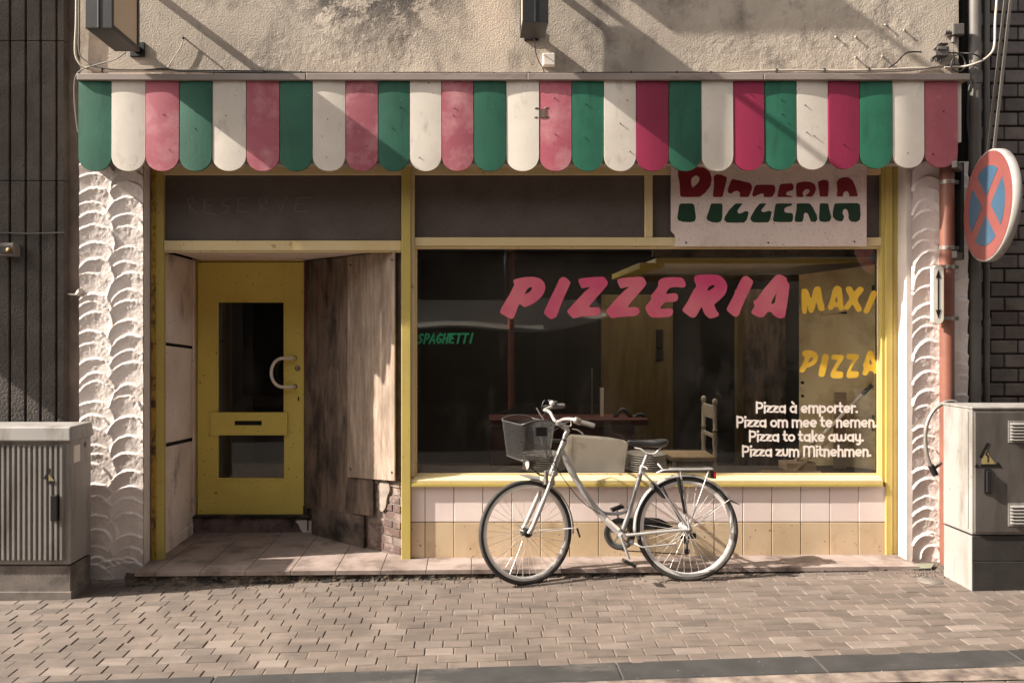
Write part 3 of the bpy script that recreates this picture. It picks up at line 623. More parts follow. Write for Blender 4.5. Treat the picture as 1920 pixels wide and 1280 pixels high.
# the yellow door and its frame
Dx = lambda p: wx(p, DY)
def dbox(mb, x0, x1, y0, y1, Y, dep): return mb.box(wx(x0, DY), wx(x1, DY), Y, Y+dep, wz(y1, DY), wz(y0, DY))
mb = MB(); dbox(mb, 361, 368.5, 484, 967, DY-.012, .07); dbox(mb, 369, 572, 484, 490, DY-.012, .07); mb.build('door_frame', m_yellow, bld, .003)
mb = MB(); dbox(mb, 571, 574.5, 488, 700, DY-.014, .05); mb.build('door_frame', m_red, bld, .001, label='magenta strip of frame')
mb = MB(); dbox(mb, 571, 574.5, 700.5, 968, DY-.010, .05); dbox(mb, 575, 582, 488, 968, DY+.0, .05); mb.build('door_frame', m_wood3, bld, .001, label='bare dirty frame edge')
mb = MB(); Y0 = DY
dbox(mb, 370, 407, 491.5, 966, Y0, .045); dbox(mb, 532.5, 570, 491.5, 966, Y0, .045); dbox(mb, 407.02, 532.48, 491.5, 566, Y0, .045); dbox(mb, 407.02, 532.48, 897, 966, Y0, .045)
door = mb.build('entrance_door', m_door, bld, .002)
mb = MB(); dbox(mb, 404.5, 407.5, 563.5, 772, Y0-.004, .01); dbox(mb, 532, 535, 563.5, 772, Y0-.004, .01); dbox(mb, 407.6, 531.9, 563.5, 567, Y0-.004, .01); mb.build('glazing_bead', m_door, door, .001); mb = MB(); dbox(mb, 402, 535, 896.5, 900, Y0-.006, .012)
mb.build('glazing_bead', m_door, door, .001)
mb = MB(); dbox(mb, 407.1, 532.4, 566.1, 896.9, Y0+.02, .005); mb.build('door_glass', m_dglass, door)
mb = MB()
lx0, lx1, lz0, lz1 = Dx(397), Dx(540), wz(815, DY), wz(772.5, DY); sx0, sx1, sz0, sz1 = Dx(441), Dx(492), wz(796.5, DY), wz(788, DY)
mb.poly([[(lx0,lz0),(lx1,lz0),(lx1,lz1),(lx0,lz1)], [(sx0,sz0),(sx0,sz1),(sx1,sz1),(sx1,sz0)]], lambda u, v, d: Vector((u, Y0-.022+d, v)), .02)
lp = mb.build('letter_plate', m_door, door, .0015)
MB().box(sx0-.002, sx1+.002, Y0-.006, Y0-.003, sz0-.002, sz1+.002).build('letter_slot', m_darkpl, lp)
hz0, hz1 = wz(724.5, DY), wz(671, DY); hc = (hz0+hz1)/2; hr = (hz1-hz0)/2; hx = Dx(553)
pts = [(hx, Y0, hz1), (hx, Y0-.05, hz1)]; pts = [(hx, Y0, hz1)]+[(hx-.01*k, Y0-.045*min(1, k/2), hz1) for k in range(1, 3)]
pts += [(Dx(533)-(Dx(533)-Dx(512))*math.sin(R(a)), Y0-.055, hc+hr*math.cos(R(a))) for a in range(0, 181, 12)]
pts += [(hx-.02, Y0-.045, hz0), (hx-.01, Y0-.022, hz0), (hx, Y0, hz0)]
MB().tube(pts, .0125, 10).build('door_handle', m_white, door)
for hz in (hz0, hz1): MB().lathe((Dx(553), Y0, hz), (0,-1,0), [(.0,.004),(.02,.004),(.02,0)], 16).build('handle_rose', m_rusty, door)
MB().lathe((Dx(558), Y0, wz(690, DY)), (0,-1,0), [(.0,.012),(.012,.012),(.013,.008),(.021,.007),(.022,0)], 20).box(Dx(558)-.0015, Dx(558)+.0015, Y0-.0135, Y0-.011, wz(690, DY)-.007, wz(690, DY)+.007).build('lock_cylinder', m_clamp, door)
mb = MB(); dbox(mb, 558.5, 561, 743.5, 751, Y0-.002, .003); mb.build('keyhole', m_darkpl, door)
# boarded-up splayed side: bare brick wall with three sheets nailed over it
TA, TB = Vector((-1.325, .86)), Vector((-.508, .13)); TN = Vector((-.666, -.745)); TD = (TB-TA)
def sl(t, off, z): p = TA+TD*t+TN*off; return (p.x, p.y, z)
def slab(mb, t0, t1, za0, za1, zb0, zb1, o0, o1, col=None):   # bottom z at t0,t1; top z at t0,t1
    return mb.hexa([sl(t0,o1,za0), sl(t1,o1,za1), sl(t1,o0,za1), sl(t0,o0,za0), sl(t0,o1,zb0), sl(t1,o1,zb1), sl(t1,o0,zb1), sl(t0,o0,zb0)], col)
mb = MB(); slab(mb, -.05, 1.0, -.05, -.05, 2.207, 2.207, -.12, -.012); mb.build('side_wall', m_mortar2, bld)
mb = MB(); z = .0; row = 0
while z < .62:
    t = .60-(row % 2)*.09
    while t < 1.0:
        gg = random.uniform(.75, 1.15); h = random.uniform(.049, .053); wdt = random.uniform(.150, .158)
        if random.random() > .13:
            slab(mb, max(t, .6)+.004, min(t+wdt, .995), z+random.uniform(0, .004), z+random.uniform(0, .004), z+h, z+h-random.uniform(0, .004), -.014, random.uniform(-.010, .001), (gg, gg*random.uniform(.95, 1.12), gg*random.uniform(.95, 1.15)))
        t += .163
    z += .0585; row += 1
mb.build('bare_brickwork', m_brickr, bld, .004, tint=True)
mb = MB(); pp = chaikin([(.80,.36),(.83,.33),(.87,.37),(.88,.45),(.91,.50),(.90,.56),(.84,.57),(.79,.52),(.81,.45)], 2)
mb.poly([pp], lambda u, v, d: Vector(sl(u, .008-d, v)), .02); mb.build('plaster_patch', M('dirty_plaster_lump', lin(150,136,124), lin(116,103,94), 14, .9, bump=.6, bsc=60), bld)
mb = MB(); slab(mb, .0, .755, .228, .292, 2.20, 2.19, .006, .018); mb.build('plywood_sheet', m_wood1, bld, .002, label='dark weathered plywood sheet')
mb = MB(); slab(mb, .512, .985, .545, .583, 2.195, 2.203, .026, .038); pw = mb.build('plywood_sheet', m_wood2, bld, .002, label='paler plywood sheet nailed in front')
for t, z in ((.545, 2.13), (.545, .61), (.96, 2.14), (.96, .64)): MB().lathe(sl(t, .038, z), (TN.x, TN.y, 0), [(.0,.003),(.008,.003),(.009,0)], 10).build('nail', m_black, pw)
mb = MB(); slab(mb, .092, .663, .03, .015, .255, .275, .010, .022); mb.build('plywood_sheet', m_wood3, bld, .002, label='short dirty board at the bottom')
mb = MB(); slab(mb, -.04, .03, .05, .05, .24, .24, .0, .012); mb.build('skirting_board', m_wood3, bld)

# ---- inside the shop
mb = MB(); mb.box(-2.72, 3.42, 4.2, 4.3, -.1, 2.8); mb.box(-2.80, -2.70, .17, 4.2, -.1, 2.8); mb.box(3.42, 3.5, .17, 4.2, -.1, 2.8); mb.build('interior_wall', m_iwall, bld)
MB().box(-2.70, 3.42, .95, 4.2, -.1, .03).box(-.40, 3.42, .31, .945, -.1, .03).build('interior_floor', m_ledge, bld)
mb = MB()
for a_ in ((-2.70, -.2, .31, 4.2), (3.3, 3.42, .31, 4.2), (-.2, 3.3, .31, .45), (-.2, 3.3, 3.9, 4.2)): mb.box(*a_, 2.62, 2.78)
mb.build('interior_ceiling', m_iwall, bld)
m_frost = bpy.data.materials.new('added_skylight_glass'); g = NG(m_frost); tl_ = g.n('ShaderNodeBsdfTranslucent'); tl_.inputs[0].default_value = (.74,.71,.66,1); g.l(tl_.outputs[0], g.t.nodes['Material Output'].inputs['Surface'])
MB().box(-.2, 3.3, .45, 3.9, 2.70, 2.706).build('added_skylight', m_frost, bld)  # unseen roof light added to brighten the dark shop interior
mb = MB(); Yp = 3.3
mb.box(wx(1128, Yp), wx(1262, Yp), Yp, Yp+.05, .03, 2.05); mb.build('partition', m_ipan, bld, .004)
MB().box(wx(1230, Yp), wx(1243, Yp), Yp-.012, Yp-.001, wz(653, Yp), wz(618, Yp)).box(wx(1230, Yp), wx(1243, Yp), Yp-.012, Yp-.001, wz(676, Yp), wz(656, Yp)).build('dark_slot', m_darkpl, bld)
mb = MB(); Yp = 3.1
mb.box(wx(1392, Yp), wx(1500, Yp), Yp, Yp+.05, .03, 2.1); mb.build('partition', m_wood1, bld, .004)
MB().box(wx(1380, Yp), wx(1391.5, Yp), Yp-.03, Yp+.05, .03, 2.1).build('door_post', m_ipan, bld, .003)
# ceiling panel, yellow beams
mb = MB(); mb.hexa([(1.42,.62,2.16),(3.25,.62,2.16),(3.25,1.75,2.165),(1.42,1.75,2.165),(1.42,.62,2.20),(3.25,.62,2.20),(3.25,1.75,2.20),(1.42,1.75,2.20)]); mb.build('ceiling_board', m_ceil, bld)
MB().box(wx(1228, .6), 3.3, .56, .615, 2.155, 2.195).build('ceiling_beam', m_yellow, bld, .003)
MB().box(wx(1225, .5), 3.3, .52, .55, 2.20, 2.62).build('bulkhead', m_wood3, bld)
MB().bar((1.36, .62, 2.14), (1.36, 1.8, 2.14), .14, .05).bar((1.46, .63, 2.15), (1.46, 1.8, 2.15), .05, .03).build('ceiling_beam', m_yellow, bld, .003)
MB().box(1.40, 3.2, 1.76, 1.80, 2.10, 2.16).build('ceiling_beam', m_ipan, bld, .003)
# open interior door
dl, dr = Vector((wx(1498, .80), .80, 0)), Vector((wx(1641, .46), .46, 0)); n_ = Vector((dr.y-dl.y, -(dr.x-dl.x), 0)).normalized(); n_ = n_ if n_.y < 0 else -n_
mb = MB(); q = [dl, dr, dr-n_*.03, dl-n_*.03]; zt_ = [wz(515, .80), wz(496, .46)]; zt_ = [zt_[0], zt_[1], zt_[1], zt_[0]]
mb.hexa([p_+Vector((0,0,.03)) for p_ in q]+[Vector((p_.x, p_.y, z_)) for p_, z_ in zip(q, zt_)]); idr = mb.build('interior_door', m_iply, bld, .003)
for zz in (wz(717, .79), wz(742, .79)):
    c = dl.lerp(dr, .05); c.z = zz; MB().lathe(c+n_*.0005, n_, [(0,.002),(.013,.002),(.013,0)], 12).build('lock_hole', m_darkpl, idr)
for zz in (1.92, .95): c = dr.lerp(dl, .02); MB().obox((c.x, c.y, zz), (dr-dl).normalized()*.012, n_*.006, (0,0,.06)).build('hinge', m_black, idr)
MB().box(3.14, 3.20, .50, .66, .03, 2.20).build('door_post', m_ipan, bld, .003)
MB().box(-.38, 3.40, .20, .64, .575, .602).build('display_ledge', m_ledge, bld, .003)

# ------------------------------------------------------------------ awning of painted boards
aw = thing('shop_awning', 'row of scalloped boards painted green, white and pink along the shopfront', 'awning', (.3, AY, 2.75))
EDG = [147,209,273,336,398,462,524,586,648,709,768,828,888,949,1011,1072,1132,1193,1254,1315,1375,1433,1493,1553,1612,1673,1733,1796]
REDS = {2: m_pink, 5: m_pink, 8: m_pink, 11: m_pink, 14: m_pink, 17: m_red, 20: m_red, 23: m_red, 26: m_dusk}
for i in range(27):
    a, b = wx(EDG[i]+.7, AY), wx(EDG[i+1]-.7, AY); zt = wz(149, AY); rise = wz(293, AY)-wz(321, AY); zc = wz(293-(max(0, i-19)*1.0), AY)
    bul = random.uniform(.0018, .0055); tl = random.uniform(-.004, .004); n = 18; mb = MB(); vs = []; half = (b-a)/2
    for k in range(n+1):
        u = -math.cos(math.pi*k/n); x = (a+b)/2+half*u; zb = zc-rise*math.sqrt(max(0, 1-abs(u)**2.15)); y = AY-bul*(1-u*u)+tl*u
        vs += [(x, y, zt), (x, y-.004*bul/.004, zb), (x, y+.014, zt), (x, y+.014, zb)]
    mid = [(zt+zc)/2]
    mb.add(vs, [f for k in range(n) for f in ((4*k, 4*k+1, 4*k+5, 4*k+4), (4*k+2, 4*k+6, 4*k+7, 4*k+3), (4*k+1, 4*k+3, 4*k+7, 4*k+5), (4*k, 4*k+4, 4*k+6, 4*k+2))]+[(0,2,3,1), (4*n, 4*n+1, 4*n+3, 4*n+2)])
    bd = mb.build('scalloped_board', (m_green, m_white, REDS.get(i, m_pink))[i % 3], aw, label='%s board' % ('green', 'white', 'magenta' if i in (17, 20, 23) else 'pink')[i % 3])
    mb = MB(); ks = random.choice((0, 1, 2, 2, 3))
    for _ in range(ks):
        x = random.uniform(a+.03, b-.03); z = random.uniform(zc-.03, zt-.10)
        mb.cyl((x, AY-.010, z+.001), (x, AY+.003, z), .0035, n=7)
    if ks: mb.build('screw', m_black, bd)
mb = MB(); cuts = [wx(147, AY), wx(575, AY), wx(989, AY), wx(1430, AY), wx(1815, AY)]
for a, b in zip(cuts, cuts[1:]): mb.box(a, b-.003, AY-.026+random.uniform(0, .004), .006, wz(150.5, AY-.02), wz(137.5, AY-.02)+random.uniform(-.003, .003))
mb.build('top_rail', m_rail, aw, .004)
mb = MB(); mb.box(wx(1798, AY), wx(1806, AY), AY+.02, .02, wz(265, AY), wz(150, AY)); mb.box(wx(147, AY)+.002, wx(150, AY), AY+.016, 0, wz(300, AY), wz(152, AY)); mb.build('end_plate', m_signwhite, aw)
mb = MB()
for p_, q_ in ((1006,204),(1025,203),(1005,221),(1026,220)): mb.ball((wx(p_, AY), AY-.004, wz(q_, AY)), .011, 8, (1.5, .35, .8))
mb.box(wx(1012, AY), wx(1023, AY), AY-.0085, AY-.003, wz(221, AY), wz(205, AY)).build('rusty_fixing', m_wood1, aw)

# ------------------------------------------------------------------ projecting box signs
def box_sign(label, x0, x1, ya, yb, z0, z1, bottom_lip):
    t = thing('box_sign', label, 'sign', ((x0+x1)/2, 0, z0), 'box signs projecting from the wall')
    mb = MB(); e = .03
    mb.box(x0, x1, ya, ya+e, z0, z1); mb.box(x0, x1, yb-e, yb, z0, z1); mb.box(x0, x1, ya+e, yb-e, z0, z0+e); mb.box(x0, x1, ya+e, yb-e, z1-e, z1)
    mb.box((x0+x1)/2-.006, (x0+x1)/2+.006, ya-.004, ya-.0005, z0, z1); mb.build('sign_frame', m_black, t, .004)
    MB().box(x0+.006, x1-.006, ya+e-.003, yb-e+.003, z0+e-.003, z1-e+.003).build('sign_panel', m_boxpanel, t)
    mb = MB()
    for z in (z0+.07, z1-.07): mb.box((x0+x1)/2-.02, (x0+x1)/2+.02, yb-.01, 0.02, z-.02, z+.02); mb.box((x0+x1)/2-.05, (x0+x1)/2+.05, -.014, .01, z-.05, z+.05)
    mb.build('bracket', m_black, t, .003)
    return t
box_sign('black framed box sign with beige panel, seen from below at the upper left corner', wx(262, -.16)-.165, wx(262, -.16), -.56, -.16, wz(97, -.16), wz(97, -.16)+.62, 0)
cs = box_sign('narrow black box sign seen edge on above the middle of the awning', wx(975, -.10), wx(1021, -.10), -.37, -.10, wz(72, -.10), wz(72, -.10)+.56, 0)

# white sign board, two-tone PIZZERIA
sb = thing('sign_board', 'white board with PIZZERIA cut into red and green halves below the awning', 'sign', (2.0, .09, 2.5))
YS = .082
mb = MB(); mb.poly([[(wx(a, YS), wz(b, YS)) for a, b in ((1258,296),(1625,296),(1625,462),(1264,462),(1267,450),(1265,440),(1258,433))]], lambda u, v, d: Vector((u, YS+d, v)), .006); mb.build('board', m_board, sb)
UP = [[[(90,60),(130,50),(220,52),(300,62),(345,95),(362,150),(350,210),(310,262),(265,297),(108,297),(105,200),(92,120)], [(205,222),(195,180),(200,145),(235,122),(262,140),(262,165),(245,190),(215,218)]],
 [[(375,130),(400,115),(440,118),(480,138),(480,165),(460,240),(448,297),(368,297),(378,200)]], [[(530,153),(600,168),(670,185),(685,215),(680,240),(655,297),(585,297),(588,265),(570,247),(545,250),(520,268),(500,268),(487,250),(495,215),(515,165)]],
 [[(715,200),(780,198),(855,200),(870,220),(868,255),(845,297),(778,297),(775,272),(760,268),(730,280),(705,293),(690,293),(685,275),(700,220)]], [[(915,192),(1000,187),(1015,200),(1015,235),(1000,245),(970,252),(955,268),(960,282),(990,287),(1008,292),(1005,297),(885,297),(893,250),(903,205)]],
 [[(1034,220),(1040,185),(1100,172),(1150,175),(1185,195),(1196,230),(1185,265),(1162,295),(1105,292),(1130,270),(1145,250),(1135,235),(1110,235),(1090,258),(1092,282),(1100,297),(1038,297)]],
 [[(1212,175),(1240,162),(1280,160),(1296,175),(1296,220),(1292,293),(1225,294),(1218,230),(1210,190)]], [[(1360,180),(1375,155),(1410,140),(1450,138),(1485,160),(1510,210),(1532,292),(1462,293),(1458,270),(1445,250),(1428,250),(1415,265),(1410,293),(1360,293),(1365,240)]]]
LO = [[[(102,348),(218,348),(235,460),(225,490),(190,498),(130,495),(90,480),(85,460)]], [[(355,348),(447,348),(445,460),(435,490),(405,502),(360,497),(325,480),(318,460),(340,400)]],
 [[(550,348),(610,348),(575,390),(565,410),(575,430),(600,425),(630,408),(652,412),(655,430),(640,480),(620,500),(540,503),(480,500),(460,480),(465,455),(500,400)]], [[(745,348),(800,348),(765,390),(757,405),(770,418),(800,412),(825,405),(840,420),(830,470),(815,498),(740,500),(690,498),(668,475),(675,450),(710,390)]],
 [[(872,348),(1005,348),(1000,365),(960,375),(942,390),(940,410),(955,422),(1005,425),(1012,440),(1010,480),(998,497),(900,497),(855,492),(850,475),(860,420)]], [[(1040,347),(1145,347),(1170,380),(1200,440),(1207,475),(1190,497),(1155,492),(1145,470),(1130,430),(1110,420),(1098,430),(1095,470),(1085,495),(1040,497),(1023,485),(1030,440),(1038,400)]],
 [[(1225,347),(1292,347),(1305,410),(1318,460),(1305,490),(1270,497),(1230,492),(1218,470),(1222,410)]], [[(1345,347),(1545,345),(1552,440),(1545,480),(1515,497),(1475,492),(1455,470),(1455,430),(1445,400),(1430,390),(1412,400),(1407,425),(1420,455),(1410,485),(1390,493),(1355,482),(1332,460),(1328,430),(1335,385)]]]
trace(4.267, 1250, 300, UP, YS-.0012, 'lettering', m_sred, sb, 'dark red upper half of a letter', 2, .001, .1)
trace(4.267, 1250, 300, LO, YS-.0012, 'lettering', m_sgreen, sb, 'dark green lower half of a letter', 2, .001, .1)
for p, q in ((1286.5, 455), (1440.5, 455), (1602, 453)): MB().lathe((wx(p, YS), YS, wz(q, YS)), (0,-1,0), [(0,.003),(.006,.003),(.007,0)], 10).build('screw', m_black, sb)

# ------------------------------------------------------------------ cables and boxes on the wall
def cable(label, pts, r, mat, clips=None):
    t = MB().tube(smooth_path(pts, 6), r, 8).build('cable', mat); tag(t, label, 'cable')
    if clips:
        mb = MB()
        for p in clips: mb.box(p[0]-.004, p[0]+.004, p[1]-.016, p[1]+.012, p[2]-.014, p[2]+.014)
        mb.build('cable_clip', m_black, t, .002)
    return t
def wp(l, Y=-.02): return [W(a, b, Y if len(c) == 0 else c[0]) for a, b, *c in l]
pl = [(144,-60),(143,40),(141,95),(147,116),(160,127),(190,132.5),(240,133.5),(320,134.5),(420,136),(560,137.5),(700,138),(860,139),(960,140),(1100,138.5),(1250,138),(1340,138),(1420,134),(1500,132),(1580,133),(1680,130),(1760,127),(1792,126)]
cable('pale double cable clipped along the top of the awning rail', wp(pl, -.022), .0085, m_cable_l, [W(a, b, -.022) for a, b in ((192,132.5),(400,136),(496,137),(564,138),(665,138),(738,138),(797,139),(860,139),(926,140),(993,140),(1093,138.5),(1183,138),(1268,138),(1332,138),(1455,133),(1545,132.5),(1628,131))])
cable('thinner grey cable running just above the awning rail', wp([(149,-60),(148,50),(148,92),(158,112),(200,129),(300,131),(460,133),(640,136.5),(800,136),(1000,137),(1200,136),(1330,136),(1420,137.5),(1560,137),(1700,133),(1780,122),(1800,121)], -.028), .005, m_pipe)
cable('black cable hanging in front of the rail at left of the middle', wp([(270,131),(310,129),(350,134),(430,136),(500,137),(600,138.5)], -.034), .0045, m_cable_d)
cable('thin grey wire looping from the left box sign down beside the awning', wp([(236,98,-.12),(215,112,-.08),(180,122,-.04),(152,132,-.03),(142,144,-.03),(139,165,-.03),(140,200,-.03),(144,235,-.03),(146,248,-.03)]), .004, m_pipe)
cable('short black wire from the middle box sign to the white junction box', wp([(1001,71,-.2),(1003,80,-.1),(1004,95,-.04),(1010,115,-.03),(1018,128,-.03),(1020,137,-.03)]), .0035, m_cable_d)
cable('short pale wire hanging from a hook under the left box sign', wp([(344,72),(338,90),(325,110),(316,124),(312,131)], -.02), .0032, m_cable_l)
cable('black cable rising across the plaster to the dark splice box', wp([(1664,129,-.02),(1680,118,-.025),(1697,101,-.03),(1712,97.5,-.03),(1728,98,-.03)]), .0055, m_cable_d)
cable('black cable sagging from the splice box over the drainpipe', wp([(1772,99,-.03),(1800,100,-.03),(1822,101,-.07),(1835,106,-.07),(1842,113,-.05)]), .0055, m_cable_d)
lp_ = [W(1797+15*math.cos(a)*(.9+.1*math.sin(3*a)), 119+16*math.sin(a), -.035-.004*k) for k in range(3) for a in [R(20*j+k*30) for j in range(18)]]
tag(MB().tube(lp_, .0042, 6).build('cable', m_cable_d), 'loose black coil of cable beside the splice box at the wall edge', 'cable')
cable('pale cable curving from the rail up to the right of the drainpipe', wp([(1770,127,-.03),(1800,126,-.03),(1825,121,-.06),(1845,112,-.06),(1860,98,-.04),(1865,80,-.03),(1866,40,-.03),(1869,0,-.03),(1871,-60,-.03)]), .008, m_cable_l)
cable('dark cable dropping beside the right end of the awning', wp([(1822,146,-.02),(1818,162,-.02),(1815,180,-.02),(1814,230,-.02),(1817,262,-.02)]), .0055, m_cable_d)
def jbox(label, x0, x1, y0, y1, dep, mat, lidmat=None):
    a, b, c, d = wx(x0), wx(x1), wz(y1), wz(y0)
    t = MB().box(a, b, -dep, .004, c, d).build('junction_box', mat, None, .006); tag(t, label, 'junction box')
    MB().box(a+.006, b-.006, -dep-.003, -dep-.0005, c+.006, d-.006).build('box_lid', lidmat or mat, t, .002); return t
jbox('white junction box below the middle box sign', 1017, 1040, 103, 127, .04, m_signwhite)
t = jbox('grey junction box at the right edge of the plaster wall', 1780, 1802, 48, 70, .04, m_pipe)
mb = MB(); mb.cyl(W(1771, 61, -.02), W(1780, 61, -.02), .016, n=10).cyl(W(1787, 70, -.02), W(1787, 80, -.02), .014, n=10).tube(wp([(1787,79,-.02),(1788,100,-.02),(1790,122,-.02)]), .004, 6); mb.build('cable_gland', m_pipe, t)
t = MB().box(wx(1746), wx(1772), -.05, .004, wz(109), wz(92)).box(wx(1748), wx(1766), -.058, -.0505, wz(99), wz(94)).build('splice_box', m_pipe, None, .004); tag(t, 'dark splice box with cable clamps above the right end of the awning', 'junction box')
mb = MB()
for k in range(3): mb.cyl(W(1748+8*k, 109, -.03), W(1748+8*k, 116, -.03), .009, n=8)
mb.box(wx(1752), wx(1768), -.062, -.03, wz(90), wz(87)).bar(W(1750, 94, -.045), W(1756, 88, -.045), .012, .004); mb.build('cable_clamp', m_black, t)
t = MB().cyl(W(344, 70, 0.01), W(343, 72, -.055), .006, n=8).ball(W(343, 72, -.055), .009, 8).build('wall_hook', m_black); tag(t, 'small dark hook screwed into the plaster right of the left box sign', 'hook')
for (p, q) in ((1661,47),(1568,70),(1605,108),(1655,106),(1605,70),(1696,57)):
    t = MB().cyl(W(p, q, .01), W(p, q, -.014), .005, n=8).lathe(W(p, q, -.014), (0,-1,0), [(0,.004),(.010,.003),(.011,0)], 8).build('wall_screw', m_clamp); tag(t, 'rusty screw sticking out of the plaster at upper right', 'screw', 'screws left in the plaster')

# ------------------------------------------------------------------ neighbours
cb = thing('concrete_building', 'neighbouring building of dark ribbed concrete at the left edge', 'building', (-4.4, .2, 0))
mb = MB(); CY = .03; edges = [-760,-640,-520,-400,-300,-220,-150,-95,-62,-36,-8,18.5,47.5,75.5,105]; edges = [18.5-29*k for k in range(110, 0, -1)]+[18.5,48,76,105.5]
for a, b in zip(edges, edges[1:]+[122]):
    for za, zb in ((-.2, wz(338)), (wz(337), wz(74)), (wz(73), 7.0)):
        x0, x1 = wx(a+2.2, CY), wx(b-2.2, CY); e = .006
        mb.hexa([(x0,CY,za),(x1,CY,za),(x1+e,CY+.06,za),(x0-e,CY+.06,za),(x0,CY,zb),(x1,CY,zb),(x1+e,CY+.06,zb),(x0-e,CY+.06,zb)])
mb.build('ribbed_panel', m_concrete, cb, .004)
MB().box(-13, -2.865, CY+.055, .4, -.3, 7).build('wall', m_concrete, cb)
MB().box(-5.1, -5.0, -.37, .028, 2.7, 6.9).build('added_shade_fin', m_concrete, cb, .01)  # unseen fin, added only to throw shade over the ribbed wall
MB().box(-2.862, wx(123, .06), .07, .35, -.2, 7).build('corner_strip', m_gap, cb)
cable('thin cable strung across the ribbed concrete', wp([(-60,437,.02),(10,436.5,.015),(50,438,.015),(105,436.5,.015),(121,436.5,.02)]), .0045, m_pipe)
t = MB().box(wx(2), wx(33), -.05, .04, wz(481), wz(457)).build('wall_box', m_plinth, None, .006); tag(t, 'small rusty metal box fixed to the ribbed concrete', 'metal box')
MB().box(wx(8), wx(27), -.056, -.0505, wz(476), wz(462)).build('cover', m_dplinth, t, .003); MB().lathe(W(17, 469, -.056), (0,-1,0), [(0,.012),(.016,.012),(.02,0)], 12).build('knob', m_rusty, t)
t = MB().tube(smooth_path([W(128, 551, .06), W(140, 552, .02), W(147, 550, -.0), W(152, 545, -.02)], 5), [.006]*5+[.008]*5+[.02]*6, 8).build('wire_stub', m_smoothpl); tag(t, 'plastered wire end sticking out beside the left pillar', 'wire')

rb = thing('brick_building', 'neighbouring building of dark glazed brick at the right edge', 'building', (5, .2, 0))
mb = MB(); BY = .16; z = wz(1090, BY); row = 0
while z < 4.6:
    x = 3.68-(row % 2)*.10
    while x < 6.8:
        gg = random.uniform(.7, 1.12); dy = random.uniform(-.003, .003)
        mb.box(max(x, 3.60)+.006, x+.194, BY+dy, BY+.05, z+.007, z+.094, (gg, gg*random.uniform(.95, 1.04), gg*random.uniform(.92, 1.05))); x += .20
    z += .101; row += 1
mb.build('glazed_brickwork', m_gbrick, rb, .006, tint=True)
MB().box(3.505, 11, BY+.015, .5, -.2, 7).build('wall', m_mortar, rb)
def downpipe(label, px0, px1, Y, joints):
    x0, x1 = wx(px0, Y), wx(px1, Y); xc, r = (x0+x1)/2, (x1-x0)/2
    t = MB().cyl((xc, Y, -.05), (xc, Y, 6.9), r, n=18).build('drainpipe', m_pipe); tag(t, label, 'drainpipe')
    for q in joints:
        mb = MB(); mb.cyl((xc, Y, wz(q, Y)-.03), (xc, Y, wz(q, Y)+.03), r+.006, n=18).box(xc-.012, xc+.012, Y, .2, wz(q, Y)-.02, wz(q, Y)+.02)
        mb.build('pipe_bracket', m_pipe, t)
downpipe('thick grey drainpipe between the right pillar and the brick building', 1816.5, 1838, .02, (150, 592))
downpipe('thin grey pipe right of the thick drainpipe', 1844, 1855, .05, (604,))

# ------------------------------------------------------------------ utility cabinets
def prism_tri(mb, loop, Y, dep=.0015): mb.poly([loop], lambda u, v, d: W(u, v, Y+d), dep)
Yc = -.40; xr = wx(134, Yc); cz0, cz1 = G(xr-.3, Yc)-.03, wz(803, Yc); ybk = -.12; xl = xr-.80
c1 = thing('utility_cabinet', 'grey ribbed street cabinet against the concrete wall at left', 'cabinet', (xr-.4, Yc+.15, cz0), 'street cabinets')
zp = wz(1061, Yc)
mb = MB(); mb.box(xl+.02, xr-.012, Yc+.012, ybk, zp+.008, wz(826, Yc)); mb.box(xl+.035, xr-.035, Yc+.03, ybk-.01, zp-.004, zp+.01); body = mb.build('body', m_cab, c1, .008)
mb = MB(); n = 21; wd = (xr-.05-(xl+.04))/n
za, zb = zp+.03, wz(834, Yc)
for k in range(n):
    x0 = xl+.04+k*wd; w_ = wd
    mb.add([(x0+w_*.12, Yc+.0125, za), (x0+w_*.32, Yc-.004, za+.01), (x0+w_*.74, Yc-.004, za+.01), (x0+w_*.9, Yc+.0125, za), (x0+w_*.12, Yc+.0125, zb), (x0+w_*.32, Yc-.004, zb-.008), (x0+w_*.74, Yc-.004, zb-.008), (x0+w_*.9, Yc+.0125, zb)], [(0,1,5,4),(1,2,6,5),(2,3,7,6),(0,3,2,1),(4,5,6,7)])
mb.build('ribbed_door', m_cab, c1)
zl = wz(827, Yc)
mb = MB(); mb.hexa([(xl-.01,Yc-.018,zl),(xr+.006,Yc-.018,zl),(xr+.006,ybk+.01,zl),(xl-.01,ybk+.01,zl),(xl+.02,Yc+.0,cz1+.012),(xr-.004,Yc+.0,cz1+.012),(xr-.004,ybk,cz1+.012),(xl+.02,ybk,cz1+.012)]); mb.build('lid', m_cab, c1, .012, 3)
mb = MB(); mb.box(xl+.03, xr-.016, Yc+.02, ybk, cz0, zp-.005); mb.box(xl+.02, xr-.008, Yc+.014, ybk, cz0, cz0+.085); mb.build('plinth', m_plinth, c1, .004)
hb = MB().box(wx(97.5, Yc), wx(110.5, Yc), Yc-.022, Yc+.01, wz(975, Yc), wz(927, Yc)).build('door_handle', m_blackpl, c1, .004)
Ys = Yc-.007
mb = MB(); prism_tri(mb, [(92,877),(95,880),(86,898),(81,897)], Ys); prism_tri(mb, [(92,901.5),(102,901.5),(102,907),(91,907)], Ys); wt = mb.build('warning_sticker', m_ink, c1)
mb = MB(); prism_tri(mb, [(91.5,888),(94,891),(101.5,901),(91,901)], Ys+.0002); mb.build('sticker_field', m_stick, wt)
mb = MB(); mb.lathe((xr-.012, Yc+.20, wz(828, Yc)-.045), (1,0,0), [(0,.003),(.018,.003),(.019,0)], 16); mb.build('seal', m_pipe, c1)
